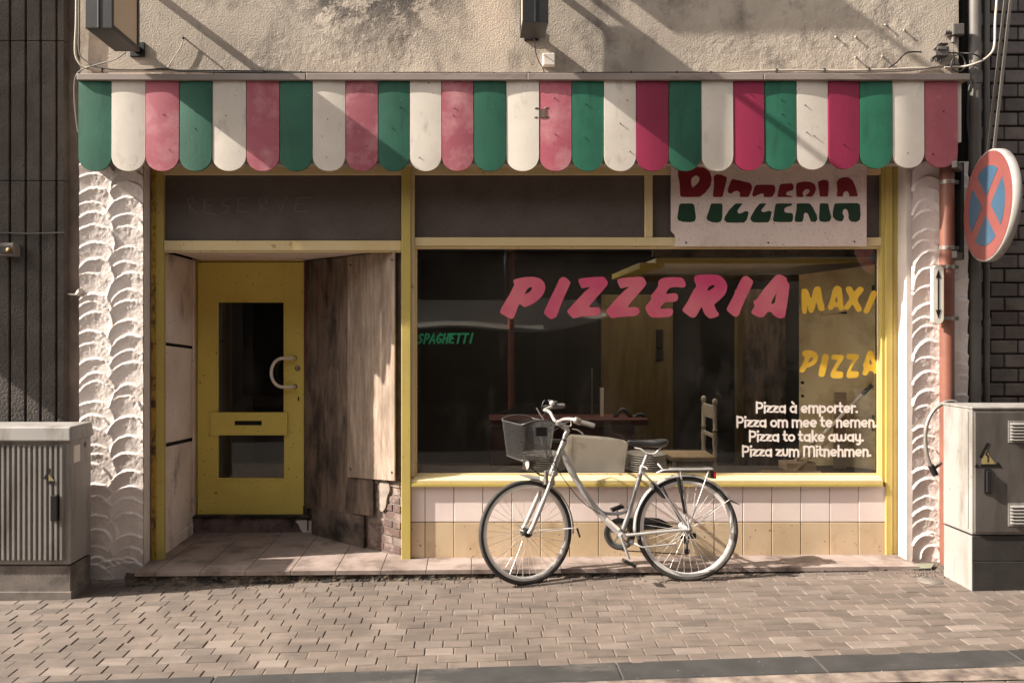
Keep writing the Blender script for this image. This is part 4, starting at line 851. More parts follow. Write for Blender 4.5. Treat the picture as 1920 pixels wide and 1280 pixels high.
MB().box(xr-.0118, xr-.0105, Yc+.05, Yc+.13, wz(870, Yc), wz(838, Yc)).build('paper_label', m_signwhite, c1)

Yc = -.573; xl = wx(1823, Yc); xr = xl+.85; ybk = -.28; cz0 = G(xl, Yc)-.03; cz1 = wz(764, Yc)
c2 = thing('utility_cabinet', 'grey street cabinet with smooth door, louvre vents and steel cable loop at right', 'cabinet', (xl+.4, Yc+.15, cz0), 'street cabinets')
zp = wz(1003, Yc)
mb = MB(); mb.box(xl, xr, Yc+.004, ybk, zp+.004, cz1-.010); mb.box(xl+.02, xr-.02, Yc+.02, ybk-.01, zp-.006, zp+.006); mb.build('body', m_cab, c2, .005)
mb = MB(); mb.box(xl-.006, xr+.006, Yc-.006, ybk+.006, cz1-.009, cz1+.004); mb.build('lid', m_cab, c2, .004)
xd = wx(1824.5, Yc)+.006
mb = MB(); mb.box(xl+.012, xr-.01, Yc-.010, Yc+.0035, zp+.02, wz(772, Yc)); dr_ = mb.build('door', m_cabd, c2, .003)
for (va, vb) in ((788, 829), (942, 985)):
    mb = MB()
    x0, x1 = wx(1888, Yc), wx(1962, Yc); z0, z1 = wz(vb, Yc), wz(va, Yc)
    mb.box(x0, x1, Yc-.0125, Yc-.0102, z0, z1)
    for q in range(2):
        for k in range(6):
            a = x0+.012+q*(x1-x0)*.5; b = a+(x1-x0)*.5-.03; zc_ = z0+.014+k*(z1-z0-.02)/6
            mb.hexa([(a,Yc-.022,zc_),(b,Yc-.022,zc_),(b,Yc-.012,zc_+.002),(a,Yc-.012,zc_+.002),(a,Yc-.022,zc_+.003),(b,Yc-.022,zc_+.003),(b,Yc-.012,zc_+.013),(a,Yc-.012,zc_+.013)])
    mb.build('louvre_vent', m_cab, dr_)
MB().box(wx(1842, Yc), wx(1856, Yc), Yc-.016, Yc-.0105, wz(924, Yc), wz(878, Yc)).box(wx(1845, Yc), wx(1853, Yc), Yc-.03, Yc-.0165, wz(921, Yc), wz(881, Yc)).build('door_handle', m_black, dr_, .003)
Ys = Yc-.0125
mb = MB()
for lpz in ([(1850,830),(1855,830),(1851,838),(1842,858),(1836,857),(1844,841)], [(1827,875),(1831,869),(1838,875)], [(1839,870),(1868,870),(1871,865),(1878,875.5),(1839,875.5)]): prism_tri(mb, lpz, Ys)
prism_tri(mb, [(1849,845),(1851,845),(1850,851),(1854,853),(1853,862),(1854.5,862),(1852,867),(1850.5,862),(1852,862),(1851,855),(1847,852)], Ys-.0006); wt = mb.build('warning_sticker', m_ink, dr_)
mb = MB(); prism_tri(mb, [(1841,858),(1849,842),(1857,856),(1867,869.5),(1840,869.5)], Ys+.0006); mb.build('sticker_field', m_stick, wt)
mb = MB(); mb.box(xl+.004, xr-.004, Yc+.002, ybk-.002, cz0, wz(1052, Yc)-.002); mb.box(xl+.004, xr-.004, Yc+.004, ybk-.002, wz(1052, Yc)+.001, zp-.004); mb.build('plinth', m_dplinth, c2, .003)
MB().box(xl+.001, xl+.0035, Yc+.006, ybk-.006, cz0, zp-.006).build('plinth_lit_side', m_cab, c2, label='pale side of the plinth')  # paler than the plinth front: sunlight on this side put into the colour
# grooved side door line
MB().box(xl-.0015, xl-.0002, Yc+.035, Yc+.039, zp+.03, cz1-.03).build('seam', m_dplinth, c2)
pts = wp([(1793,754,-.16),(1782,752,-.16),(1768,756,-.17),(1752,768,-.17),(1741,786,-.17),(1736,805,-.17),(1735,825,-.17),(1737,848,-.17),(1743,868,-.17),(1749,880,-.17)])
t = MB().tube(smooth_path(pts, 8), .0125, 10).build('steel_cable', m_clamp); tag(t, 'thick grey cable loop hanging between the orange pole and right pillar', 'cable')
MB().cyl(W(1745, 872, -.17), W(1754, 890, -.17), .02, n=12).build('cable_end', m_blackpl, t)
MB().tube(wp([(1749,880,-.16),(1758,873,-.14),(1764,868,-.10)]), .01, 8).build('cable_end', m_pipe, t)

# ------------------------------------------------------------------ sign pole, no-parking sign, arrow plate
PY = -.055; pr = .0445; pxc = wx(1775.5, PY)
sp = MB().cyl((pxc, PY, G(pxc, PY)-.05), (pxc, PY, wz(313, PY)), pr, n=24).build('sign_pole', m_orange); tag(sp, 'faded orange pole standing in front of the right trowelled pillar', 'pole')
MB().cyl((pxc, PY, wz(313, PY)+.0005), (pxc, PY, wz(308, PY)), pr+.002, n=24).build('pole_cap', m_pipe, sp)
def clampat(q, parent):
    z = wz(q, PY)
    return MB().cyl((pxc, PY, z-.013), (pxc, PY, z+.013), pr+.003, n=24).box(pxc+.02, pxc+.075, PY-.012, PY+.012, z-.013, z+.013).cyl((pxc-.02, PY-pr-.014, z), (pxc-.02, PY-pr+.01, z), .007, n=8).cyl((pxc+.06, PY-.02, z), (pxc+.06, PY+.02, z), .006, n=8).build('clamp', m_clamp, parent)
npk = thing('no_parking_sign', 'round faded red and blue no-parking sign seen obliquely right of the awning', 'traffic sign', (3.24, -.45, 2.4))
for q in (342, 465): clampat(q, npk)
C_ = Vector((wx(1850, -.45), -.45, wz(386, -.45))); N_ = Vector((-.979, .204, .03)).normalized(); T_ = Vector((.204, .979, 0)).normalized(); U_ = N_.cross(T_).normalized(); U_ = U_ if U_.z > 0 else -U_
RS = .352
fs_ = lambda u, v, d: C_+T_*u+U_*v-N_*d
circ = lambda r, n=64: [(r*math.cos(2*math.pi*k/n), r*math.sin(2*math.pi*k/n)) for k in range(n)]
mb = MB(); mb.lathe(C_, -N_, [(0,0),(RS-.006,0),(RS,.004),(RS,.045),(RS-.008,.05),(RS-.012,.045),(RS-.012,.01),(0,.01)], 64); mb.build('disc_rim', m_cab, npk)
f2 = lambda u, v, d: C_+T_*u+U_*v+N_*(.0022-d)
mb = MB(); mb.poly([circ(RS-.012)], f2, .0018); fa = mb.build('sign_face', m_signred, npk)
ri = RS*.715; bw = .043; mb = MB()
def seg(a0, a1):                # blue segment between the two red bars
    q = []; 
    for k in range(25):
        a = a0+(a1-a0)*k/24; q.append((ri*math.cos(a), ri*math.sin(a)))
    return q
for k in range(4):
    m_ = math.pi/2*k; dl_ = math.asin(bw/ri); a0 = m_-math.pi/4+dl_; a1 = m_+math.pi/4-dl_
    mb.poly([seg(a0, a1)+[(bw*math.sqrt(2)*math.cos(m_), bw*math.sqrt(2)*math.sin(m_))]], lambda u, v, d: C_+T_*u+U_*v+N_*(.0040-d), .0016)
mb.build('blue_field', m_signblue, fa)
zt_, zb_ = wz(312, -.06), wz(487, -.06); bx0 = pxc+.075
mb = MB(); mb.box(bx0, bx0+.02, -.09, -.02, zb_, zt_+.02); mb.build('bracket_plate', m_black, npk)
mb = MB()
for z in (zt_-.02, zb_+.02): mb.bar((bx0+.02, -.055, z), (C_.x-.06, -.22, z), .03, .045)
mb.bar((bx0+.10, -.11, zb_+.045), (bx0+.10, -.11, zt_-.045), .035, .02).bar((bx0+.14, -.14, zb_+.045), (bx0+.14, -.14, zt_-.045), .01, .02); mb.build('bracket_arm', m_pipe, npk, .002)
for dx, lb in ((0, 'left'), (.055, 'right')):
    a = C_-N_*.02+U_*(RS+.0)+T_*(.06-dx*1.6); b = W(1888+dx*190, -30, -.52)
    st_ = MB().bar(a, b, .017, .006, up=(0,1,0)).build('stay_bar', m_pipe, npk)
ar = thing('arrow_sign', 'narrow white plate with a black double-headed arrow clamped to the orange pole', 'traffic sign', (pxc-.06, -.11, 1.9))
YA = -.125; cx_ = 1759.5
cap = lambda w_, h0, h1: [(cx_+w_*math.cos(R(a)), h0+w_*-abs(math.sin(R(a)))) for a in range(0, 181, 15)]+[(cx_+w_*math.cos(R(a)), h1+w_*abs(math.sin(R(a)))) for a in range(180, 361, 15)]
mb = MB(); mb.poly([cap(10.2, 507, 597)], lambda u, v, d: W(u, v, YA)+Vector((0, d, 0)), .03); pl_ = mb.build('plate', m_signwhite, ar, .003)
mb = MB(); mb.poly([[(cx_,505),(cx_+5,522),(cx_+1.2,520.5),(cx_+1.2,581.5),(cx_+5,580),(cx_,597),(cx_-5,580),(cx_-1.2,581.5),(cx_-1.2,520.5),(cx_-5,522)]], lambda u, v, d: W(u, v, YA-.002)+Vector((0, d, 0)), .001); mb.build('arrow', m_ink, ar)
for q in (501, 597): clampat(q, ar); 
mb = MB()
for q in (501, 597): mb.box(wx(1752, -.1), pxc, -.093, -.075, wz(q, PY)-.013, wz(q, PY)+.013)
mb.build('clamp', m_clamp, ar)

# valve cover and scrap by the right pillar
x, y = wx(1742, -.36), -.37
t = MB().lathe((x, y, G(x, y)+.001), (0,0,1), [(0,.004),(.055,.004),(.06,.001),(.075,.001),(.078,-.004)], 20).build('valve_cover', m_plinth); tag(t, 'small round valve cover set in the paving left of the right cabinet', 'valve cover')
x, y = wx(1728, -.12), -.12; z = G(x, y)+.004
t = MB().hexa([(x-.09,y-.05,z),(x+.03,y-.06,z+.008),(x+.10,y+.02,z+.012),(x-.03,y+.04,z+.004),(x-.09,y-.05,z+.006),(x+.03,y-.06,z+.014),(x+.10,y+.02,z+.02),(x-.03,y+.04,z+.012)]).build('slate_fragment', M('grey_green_slate', lin(128,126,108), lin(108,108,92), 8, .8)); tag(t, 'flat grey-green slate fragment lying at the foot of the right pillar', 'stone')
# rubble crumbs near the pillar foot and along the step
mb = MB()
for _ in range(520):
    if random.random() < .6: x = random.uniform(2.85, 3.25); y = random.uniform(-.35, -.03)
    else: x = random.uniform(-2.2, 3.0); y = -.2-abs(random.gauss(0, .04))
    r = random.uniform(.002, .008); mb.ball((x, y, G(x, y)+r*.4), r, 6, (1, .8, .6))
o = mb.build('mortar_crumbs', m_mortar2); o['kind'] = 'stuff'; o['label'] = 'pale mortar crumbs scattered along the step'

# ------------------------------------------------------------------ bicycle leaning against the shopfront
YB = -.28; TH = R(6.5); cT, sT = math.cos(TH), math.sin(TH)
def B(px, py, y=0):              # pixel on the bicycle's leaning plane (offset y towards the wall)
    k = (VY-py)/FPX; t = (y+(D+YB)*cT+ZC*sT)/(cT-k*sT)
    return Vector((t*(px-VX)/FPX, -D+t, ZC+t*k))
AX = Vector((0, cT, -sT)); UP_ = Vector((0, sT, cT)); FX = Vector((-1, 0, 0))
bk = thing('bicycle', 'silver step-through bicycle with front basket leaning below the shop window', 'bicycle', (.9, YB, 0))
RW = 97*5.05/FPX
def wheel(C, fwd, ax, up, hubmat, drive, prefix):
    t = MB(); n = 72
    ring = lambda r, off=0: [C+(fwd*math.cos(2*math.pi*k/n)+up*math.sin(2*math.pi*k/n))*r+ax*off for k in range(n)]
    whl = MB().lathe(C, ax, [(RW-.054,-.004),(RW-.050,-.010),(RW-.031,-.0125),(RW-.028,-.0115),(RW-.028,.0115),(RW-.031,.0125),(RW-.050,.010),(RW-.054,.004),(RW-.054,-.004)], 72).build('wheel', m_steel, bk, label=prefix)
    MB().tube(ring(RW-.0158), .0162, 12, True).build('tyre', m_tyre, whl)
    mb = MB(); hw = .03
    for k in range(36):
        a = 2*math.pi*(k+.5)/36; sd_ = 1 if k % 2 else -1; b = a+(.55 if (k//2) % 2 else -.55)
        p = C+(fwd*math.cos(a)+up*math.sin(a))*(RW-.053); q = C+(fwd*math.cos(b)+up*math.sin(b))*.024+ax*hw*sd_
        mb.tube([q, p], .0014, 4, caps=False)
    mb.build('spokes', m_steel, whl)
    mb = MB(); mb.lathe(C, ax, [(0,-.055),(.008,-.055),(.008,-.034),(.03 if not drive else .028,-.033),(.03 if not drive else .026,-.026),(.018,-.02),(.018,.02),(.028,.026),(.028,.033),(.008,.034),(.008,.055),(0,.055)], 20)
    mb.build('hub', hubmat, whl); return whl
RH = B(1287.5, 990); FH = B(986.5, 997.5)
st = R(22); ffw = (FX*math.cos(st)+AX*-math.sin(st)).normalized(); fax = ffw.cross(UP_).normalized(); fax = fax if fax.y > 0 else -fax
wheel(RH, FX, AX, UP_, m_clamp, True, 'rear wheel')
wheel(FH, ffw, fax, UP_, m_black, False, 'front wheel turned towards the street')
def fender(C, fwd, ax, up, a0, a1, r, name):
    n = 34; mb = MB(); vs = []; cs = [(-.026, -.014), (-.022, -.003), (-.010, .003), (.010, .003), (.022, -.003), (.026, -.014)]
    for k in range(n+1):
        a = R(a0+(a1-a0)*k/n); rd = fwd*math.cos(a)+up*math.sin(a)
        vs += [C+rd*(r+dr)+ax*o for o, dr in cs]
    m = len(cs); fs = [(k*m+j, k*m+j+1, (k+1)*m+j+1, (k+1)*m+j) for k in range(n) for j in range(m-1)]
    mb.add(vs, fs, True); o = mb.build(name, m_alu, bk); sl_ = o.modifiers.new('thick', 'SOLIDIFY'); sl_.thickness = .0016; return o
ff = fender(FH, ffw, fax, UP_, 97, 184, RW+.012, 'front_mudguard'); rf = fender(RH, FX, AX, UP_, -4, 146, RW+.013, 'rear_mudguard')
MB().tube([B(974,889,-.02), B(990,893,-.01), B(1012,896,0)], [.006,.014,.016], 8, flat=.3).build('mudguard_nose', m_alu, ff)
MB().hexa([B(1080,990,-.03), B(1084,989,-.03), B(1084,989,.02), B(1080,990,.02), B(1086,1008,-.025), B(1089,1006,-.025), B(1089,1006,.015), B(1086,1008,.015)]).build('mud_flap', m_blackpl, ff)
MB().hexa([B(1365,934,-.025), B(1366,938,-.025), B(1366,938,.025), B(1365,934,.025), B(1387,945,-.02), B(1387,946.5,-.02), B(1387,946.5,.02), B(1387,945,.02)]).build('mud_flap', m_blackpl, rf)
# frame
BBp = B(1164.5, 1002.5); HT, HB = B(1055.5, 832), B(1036.5, 881)
mb = MB(); mb.tube([HT, HB], .0195, 16); mb.cyl(HT+(HT-HB).normalized()*.001, HT+(HT-HB).normalized()*.02, .0215).cyl(HB, HB-(HT-HB).normalized()*.018, .0215)
mb.tube(smooth_path([B(1053,846), B(1072,884), B(1090,915), B(1107,941), B(1126,963), B(1164.5,1002.5)], 6), [.019]*6+[.0205]*6+[.021]*6+[.0215]*7+[.0215]*6, 16, flat=1.15)
fr_ = mb.build('frame', m_alu, bk)
MB().tube(smooth_path([B(1119,950), B(1126,957.5), B(1136,962), B(1156,962.5), B(1168,960.5), B(1178,955)], 6), .0105, 12).build('lower_tube', m_alu2, fr_)
MB().tube([BBp, B(1177,968), B(1204.5,876)], .0155, 14).build('seat_tube', m_alu2, fr_)
mb = MB()
for s_ in (-1, 1): mb.tube(smooth_path([BBp+AX*.02*s_, B(1190,1001.5,.04*s_), B(1240,996.5,.055*s_), RH+AX*.058*s_], 5), .0105, 10, flat=.85)
mb.build('chain_stay', m_alu, fr_)
mb = MB()
for s_ in (-1, 1): mb.tube(smooth_path([B(1203,884,.016*s_), B(1228,908,.036*s_), B(1252,934,.05*s_), RH+AX*.058*s_], 5), .0075, 10)
mb.build('seat_stay', m_alu2, fr_)
MB().cyl(BBp-AX*.04, BBp+AX*.04, .021, n=18).build('bottom_bracket', m_alu, fr_)
MB().bar(B(1137,972,-.022), B(1161,993,-.022), .004, .022).build('battery_strip', m_white, fr_)
# fork with suspension legs
cr = HB-(HT-HB).normalized()*.022; mb = MB()
for s_ in (-1, 1):
    o_ = fax*.045*s_; top = cr+o_-(UP_*.0); mid = top.lerp(FH+fax*.055*s_, .42)
    mb.tube([top+UP_*.012, mid], .0125, 12).tube([mid, top.lerp(FH+fax*.056*s_, .93)], [.0165, .0145], 12).tube([top.lerp(FH+fax*.056*s_, .9), FH+fax*.056*s_+ffw*.01], [.016, .012], 10)
mb.tube([cr-fax*.055, cr+fax*.055], .018, 12); mb.build('fork', m_alu, bk)
# stem, handlebar, grips
mb = MB(); mb.cyl(B(1055.5,831), B(1057.5,823), .019, n=14); mb.build('headset', m_blackpl, bk)
mb = MB(); mb.tube(smooth_path([B(1057,826), B(1059.5,816), B(1063.5,807.5), B(1060,802), B(1053,797), B(1045,791.5)], 5), [.0135]*5+[.015]*5+[.0185]*5+[.017]*5+[.0155]*6, 14).cyl(B(1045,792,-.025), B(1045,792,.025), .019, n=14); mb.build('stem', m_alu, bk)
hbp = [(1115,798.3,-.30),(1098,793.5,-.29),(1084,788.5,-.275),(1070,785.5,-.235),(1057,786,-.15),(1049,789.5,-.06),(1043,791,.01),(1038,785,.05),(1032,774,.10),(1025,769.5,.17),(1021,768.5,.21),(1027,765,.25),(1040,761.5,.265),(1057,760.8,.275)]
hb_ = MB().tube(smooth_path([B(*p) for p in hbp], 6), .0112, 12).build('handlebar', m_alu, bk)
MB().tube([B(1090,791.5,-.285), B(1100,794,-.29), B(1115,798.5,-.30)], [.0165,.0175,.0165], 12).build('grip', m_grip, hb_, label='near dark grip')
MB().tube([B(1035,762.3,.262), B(1046,761.2,.268), B(1058,760.6,.275)], [.0165,.018,.0175], 12).build('grip', m_grip, hb_, label='far grip')
MB().tube([B(1078,787,-.26), B(1088,791,-.283)], [.023,.021], 12).ball(B(1080.5,787.5,-.29), .020, 10).build('gear_shifter', m_clamp, hb_)
MB().ball(B(1035,755.5,.25), .019, 10).build('bell', m_steel, hb_)
for y_, pts in ((-.27, [(1070,788),(1071,797),(1066,799),(1058,797)]), (-.30, [(1073,804),(1083,806),(1092,812),(1092.5,814)]), (.22, [(1019,771),(1016,764),(1018,755),(1022,750)]), (.2, [(1006,764),(1012,775),(1020,787)])):
    MB().tube(smooth_path([B(a, b, y_) for a, b in pts], 5), .0042, 6).build('brake_lever', m_clamp if y_ < .21 else m_blackpl, hb_)
mb = MB()
for pts in ([(1068,789,-.2),(1050,800,-.12),(1032,815,-.05),(1034,850,-.03),(1049,885,-.03),(1078,925,-.032),(1100,947,-.032),(1125,962,-.028)], [(1024,770,.14),(1012,800,.05),(1018,835,-.03),(1030,860,-.03),(1044,880,-.03)], [(1075,788,-.22),(1030,805,-.10),(1024,835,-.04),(1028,870,-.04),(1028,892,-.05)]):
    mb.tube(smooth_path([B(*p) for p in pts], 6), .0028, 6)
mb.build('brake_cable', m_cable_d, bk)
# basket (turned with the handlebar)
ctr = B(990, 823, -.0); bw0, bw1, bl0, bl1 = .175, .135, .125, .105
zt_b, zb_b = B(990,790).z-.0, B(990,857).z
def bpt(u, v, h):                 # u along the handlebar, v forward, h 0 bottom .. 1 top
    a = bw1+(bw0-bw1)*h; b = bl1+(bl0-bl1)*h
    p = ctr+fax*(u*a)+ffw*(v*b); sag = (1-abs(u)**2)*.0; return Vector((p.x, p.y, zb_b+(zt_b-zb_b)*h+(.028*(1-min(1, abs(v)*1.0)**2)*(1 if abs(u) > .9 else .15) if h > .95 else 0)))
def corner_loop(h, n=9):
    q = []
    for cu, cv, a0 in ((1,1,0),(-1,1,90),(-1,-1,180),(1,-1,270)):
        for k in range(n): 
            a = R(a0+90*k/(n-1)); q.append((cu*.72+.28*math.cos(a), cv*.72+.28*math.sin(a)))
    return q
lpq = corner_loop(1); q2 = []
for i in range(len(lpq)):
    a, b = lpq[i], lpq[(i+1) % len(lpq)]; m = max(1, int(math.hypot(a[0]-b[0], a[1]-b[1])/.06))
    for k in range(m): q2.append((a[0]+(b[0]-a[0])*k/m, a[1]+(b[1]-a[1])*k/m))
bsk = MB().tube([bpt(u, v, 1) for u, v in q2], .005, 8, True).build('basket', m_mesh, bk)
mb = MB(); nL = len(q2); mb.tube([bpt(u, v, 0) for u, v in q2], .004, 6, True)
for h in np.linspace(.06, .94, 13): mb.tube([bpt(u, v, float(h)) for u, v in q2[::2]], .0011, 3, True)
for i in range(0, nL): mb.tube([bpt(*q2[i], 0), bpt(*q2[i], 1)], .0011, 3, caps=False)
for k in range(-6, 7, 2): mb.tube([bpt(k/7, -.97, 0), bpt(k/7, .97, 0)], .0011, 3, caps=False).tube([bpt(-.97, k/7, 0), bpt(.97, k/7, 0)], .0011, 3, caps=False)
mb.build('basket_mesh', m_mesh, bsk)
mb = MB(); mb.obox(bpt(0, -1.05, .55), fax*.05, ffw*.008, UP_*.06).bar(bpt(.2, -1.1, .45), B(1052,826,.0), .02, .02).bar(bpt(-.2, -1.1, .45), B(1052,826,.0), .02, .02).obox(bpt(-1.02, -.1, .80), fax*.006, ffw*.04, UP_*.03); mb.build('basket_mount', m_blackpl, bsk, .004)
# lamp, saddle, rack, lock, pump, tail light
hd = B(995, 870, -.0); mb = MB(); mb.lathe(hd, ffw, [(0,-.035),(.018,-.03),(.030,.0),(.034,.022),(.032,.026)], 18); hl = mb.build('headlight', m_blackpl, bk)
MB().lathe(hd, ffw, [(0,.030),(.02,.028),(.031,.0262)], 18).build('lens', m_steel, hl); MB().tube([hd-UP_*.02, B(1012,890), B(1026,893)], .006, 8).build('lamp_bracket', m_blackpl, hl)
mb = MB(); prof = [(-.135,.010,.012),(-.128,.018,.018),(-.09,.022,.022),(-.04,.030,.024),(.0,.048,.028),(.05,.078,.034),(.09,.088,.036),(.118,.080,.030),(.130,.058,.018)]
sc_ = B(1214, 832); vs = []; m = 14
for (s_, hw, th) in prof:
    zt0 = .012*math.cos((s_+.02)*9)+(.014 if s_ < -.1 else 0)*.5+.016*(s_ > .04)*(s_-.04)/.09
    for k in range(m):
        a = 2*math.pi*k/m; c_, d_ = math.cos(a), math.sin(a); zz = zt0+.004+(th*.45*d_ if d_ > 0 else th*1.55*d_*(.75 if abs(c_) < .5 else 1))
        vs.append(sc_+Vector((s_, 0, 0))+AX*hw*c_*(1 if d_ > -.5 else .8)+UP_*zz)
fs = [(i*m+k, i*m+(k+1) % m, (i+1)*m+(k+1) % m, (i+1)*m+k) for i in range(len(prof)-1) for k in range(m)]+[tuple(range(m)), tuple(range((len(prof)-1)*m, len(prof)*m))[::-1]]
mb.add(vs, fs, True); sad = mb.build('saddle', m_sad, bk); ss = sad.modifiers.new('sub', 'SUBSURF'); ss.levels = ss.render_levels = 2
mb = MB()
for s_ in (-1, 1): mb.tube(smooth_path([B(1190,839,.012*s_), B(1203,842,.022*s_), B(1212,849,.022*s_), B(1226,850,.026*s_), B(1233,845,.03*s_), B(1240,838,.035*s_)], 5), .0038, 8)
mb.build('saddle_rail', m_steel, sad)
MB().tube([B(1204,877), B(1214.5,850)], .0135, 14).cyl(B(1203,880), B(1205.5,872.5), .0195, n=16).obox(B(1217,851), Vector((.022,0,0)), AX*.018, UP_*.012).build('seat_post', m_alu2, bk)
MB().tube([B(1205,874,-.02), B(1212,876,-.03), B(1214,879,-.03)], .005, 8).build('quick_release', m_steel, bk)
mb = MB()
for s_ in (-1, 1): mb.tube(smooth_path([B(1232,886,.03*s_), B(1243,881.5,.05*s_), B(1258,880.5,.06*s_), B(1300,880,.06*s_), B(1335,879.5,.05*s_)], 4), .006, 8)
mb.tube([B(1335,879.5,-.05), B(1337,879,0), B(1335,879.5,.05)], .006, 8); 
for k in (1262, 1285, 1308): mb.tube([B(k,880.5,-.06), B(k,880.5,.06)], .0045, 6)
for s_ in (-1, 1): mb.tube([B(1275.5,881,.058*s_), B(1283,930,.06*s_), B(1289,970,.066*s_), RH+AX*.068*s_], .005, 8).tube([B(1329,882,.05*s_), B(1314,925,.058*s_), B(1297,972,.066*s_)], .005, 8)
rk = mb.build('rear_rack', m_alu, bk)
MB().bar(B(1255,877.5), B(1333,877), .075, .006, up=UP_).tube([B(1243,880,-.03), B(1234,869.5,-.03), B(1234,869.5,.03), B(1243,880,.03)], .007, 8).build('spring_clip', m_alu, rk)
mb = MB()
for s_ in (-1, 1): mb.tube([B(1368,936,.03*s_), RH+AX*.064*s_], .003, 6).tube([B(1080,989,.02*s_), FH+fax*.06*s_], .003, 6)
mb.build('mudguard_stay', m_steel, bk)
tl_ = MB().obox(B(1333,889), Vector((.013,0,0)), AX*.03, UP_*.025).build('tail_light', m_blackpl, bk, .004)
MB().obox(B(1338.5,889.5), Vector((.008,0,0)), AX*.03, UP_*.025).build('red_lens', m_tail, tl_, .005)
MB().tube([B(1271.5,895,-.075), B(1277,922,-.078), B(1277.3,924,-.078), B(1284,962,-.08)], [.0125,.0125,.009,.009], 12).cyl(B(1276.6,919,-.077), B(1277.4,924,-.078), .0135, n=12).build('pump', m_blackpl, bk)
lk = [B(1216+k*0, 905) for k in range(1)]
LC = B(1232, 919); mb = MB(); mb.obox(LC+AX*-.03, (B(1248,934)-B(1212,903)).normalized()*.055, AX*.022, UP_*.020).obox(LC+AX*.03, (B(1248,934)-B(1212,903)).normalized()*.055, AX*.012, UP_*.018); mb.obox(LC, (B(1248,934)-B(1212,903)).normalized()*.03, AX*.04, UP_*.016); mb.build('ring_lock', m_blackpl, bk, .008)
MB().obox(B(1222,911,-.055), (B(1248,934)-B(1212,903)).normalized()*.018, AX*.004, UP_*.016).build('lock_cover', m_clamp, bk, .003)
MB().obox(B(1249,925,-.03), (B(1254,930)-B(1240,900)).normalized()*.05, AX*.01, UP_*.008).build('brake_caliper', m_blackpl, bk, .004)
MB().obox(B(1024,895,-.075), UP_*.045, fax*.012, ffw*.012).obox(B(1036,899,.03), UP_*.04, fax*.012, ffw*.012).build('brake_caliper', m_clamp, bk, .004)
# drivetrain: the chain runs on the wall side
RC = 21*5.05/FPX; CC = BBp+AX*.05
mb = MB(); n = 40
mb.lathe(CC, AX, [(RC*1.28,-.006),(RC*1.42,-.004),(RC*1.42,.004),(RC*1.28,.006),(RC*.98,.006),(RC*.98,-.006),(RC*1.28,-.006)], n)
cg = mb.build('chain_guard', m_mesh, bk)
mb = MB(); Yg_ = .055
gp = [(1150,977),(1160,973),(1180,970.5),(1212,969.3),(1235,971),(1246,976),(1262,987),(1258,989.5),(1228,992),(1205,993),(1185,990),(1168,984)]
mb.poly([gp], lambda u, v, d: B(u, v, Yg_+d), .012); mb.build('guard_cover', M('dark_plastic_guard', lin(82,78,76), lin(70,66,64), 9, .4), cg)
mb = MB(); mb.poly([[(1240,973.5),(1246,976),(1262,987),(1258,989.5),(1226,992),(1232,982)]], lambda u, v, d: B(u, v, Yg_-.0015+d), .001); mb.build('guard_end', m_blackpl, cg)
mb = MB(); mb.lathe(CC, AX, [(RC*.95,-.002),(RC*1.0,-.002),(RC*1.0,.002),(RC*.95,.002),(RC*.80,.002),(RC*.80,-.002),(RC*.95,-.002)], 40)
for k in range(5): a = 2*math.pi*k/5+.3; mb.bar(CC, CC+(FX*math.cos(a)+UP_*math.sin(a))*RC*.85, .012, .003, up=AX)
ck = mb.build('chainring', m_clamp, bk)
crp = [(1164.5,1002.5,-.055),(1168,1014,-.058),(1180,1048,-.066)]
mb = MB(); mb.tube([B(*p) for p in crp], [.0165,.0125,.010], 10, flat=.7).cyl(BBp-AX*.065, BBp-AX*.035, .018, n=14).tube([BBp+AX*.06, B(1161,985,.075), B(1157,956,.08)], [.016,.012,.010], 10, flat=.7); mb.build('crank', m_alu, bk)
def pedal(c, tilt):
    c = Vector(c); u = (Vector((1, 0, 0))*math.cos(tilt)-UP_*math.sin(tilt)).normalized(); v = u.cross(AX)
    MB().obox(c+u*.035, u*.006, AX*.042, v*.010).obox(c-u*.035, u*.006, AX*.042, v*.010).obox(c, u*.035, AX*.009, v*.009).obox(c-AX*.038, u*.03, AX*.004, v*.009).obox(c+AX*.038, u*.03, AX*.004, v*.009).build('pedal', m_blackpl, bk, .002)
pedal(B(1179.5,1055,-.115), R(25)); pedal(B(1157,952,.125), R(-20))
mb = MB()
for (a, b) in (((1166,1031.5),(1283,1038.5)), ((1168,981.5),(1281,981))):
    p, q = B(*a, .05), B(*b, .045); L = (q-p).length; k = int(L/.0127)
    for i in range(k): mb.bar(p.lerp(q, i/k), p.lerp(q, (i+.85)/k), .006, .0085 if i % 2 else .0065, up=UP_)
mb.build('chain', m_black, bk)
mb = MB(); mb.lathe(RH+AX*.045, AX, [(.0,-.012),(.046,-.012),(.046,-.009),(.04,-.004),(.036,.0),(.03,.006),(.024,.012),(0,.012)], 22); mb.build('cassette', m_clamp, bk)
mb = MB(); mb.obox(B(1296,1004,.065), Vector((.03,0,0)), AX*.014, UP_*.018).tube([B(1290,1012,.065), B(1287,1034,.06)], .008, 8).lathe(B(1288,1033,.058), AX, [(0,-.008),(.021,-.006),(.021,.006),(0,.008)], 14).lathe(B(1285,1014,.058), AX, [(0,-.008),(.018,-.006),(.018,.006),(0,.008)], 14).obox(B(1280,1006,.06), Vector((.018,0,0)), AX*.01, UP_*.012); mb.build('derailleur', m_blackpl, bk, .003)
MB().tube(smooth_path([B(1183,1015,-.02), B(1193,1019.5,-.055), B(1204,1025,-.075), B(1222,1024,-.08), B(1262,1019.5,-.085)], 5), .0058, 8).ball(B(1184,1016,-.03), .019, 10, (1, 1.2, 1)).tube([B(1262,1019.7,-.085), B(1268,1018.5,-.085)], .011, 8).build('kickstand', m_alu, bk)

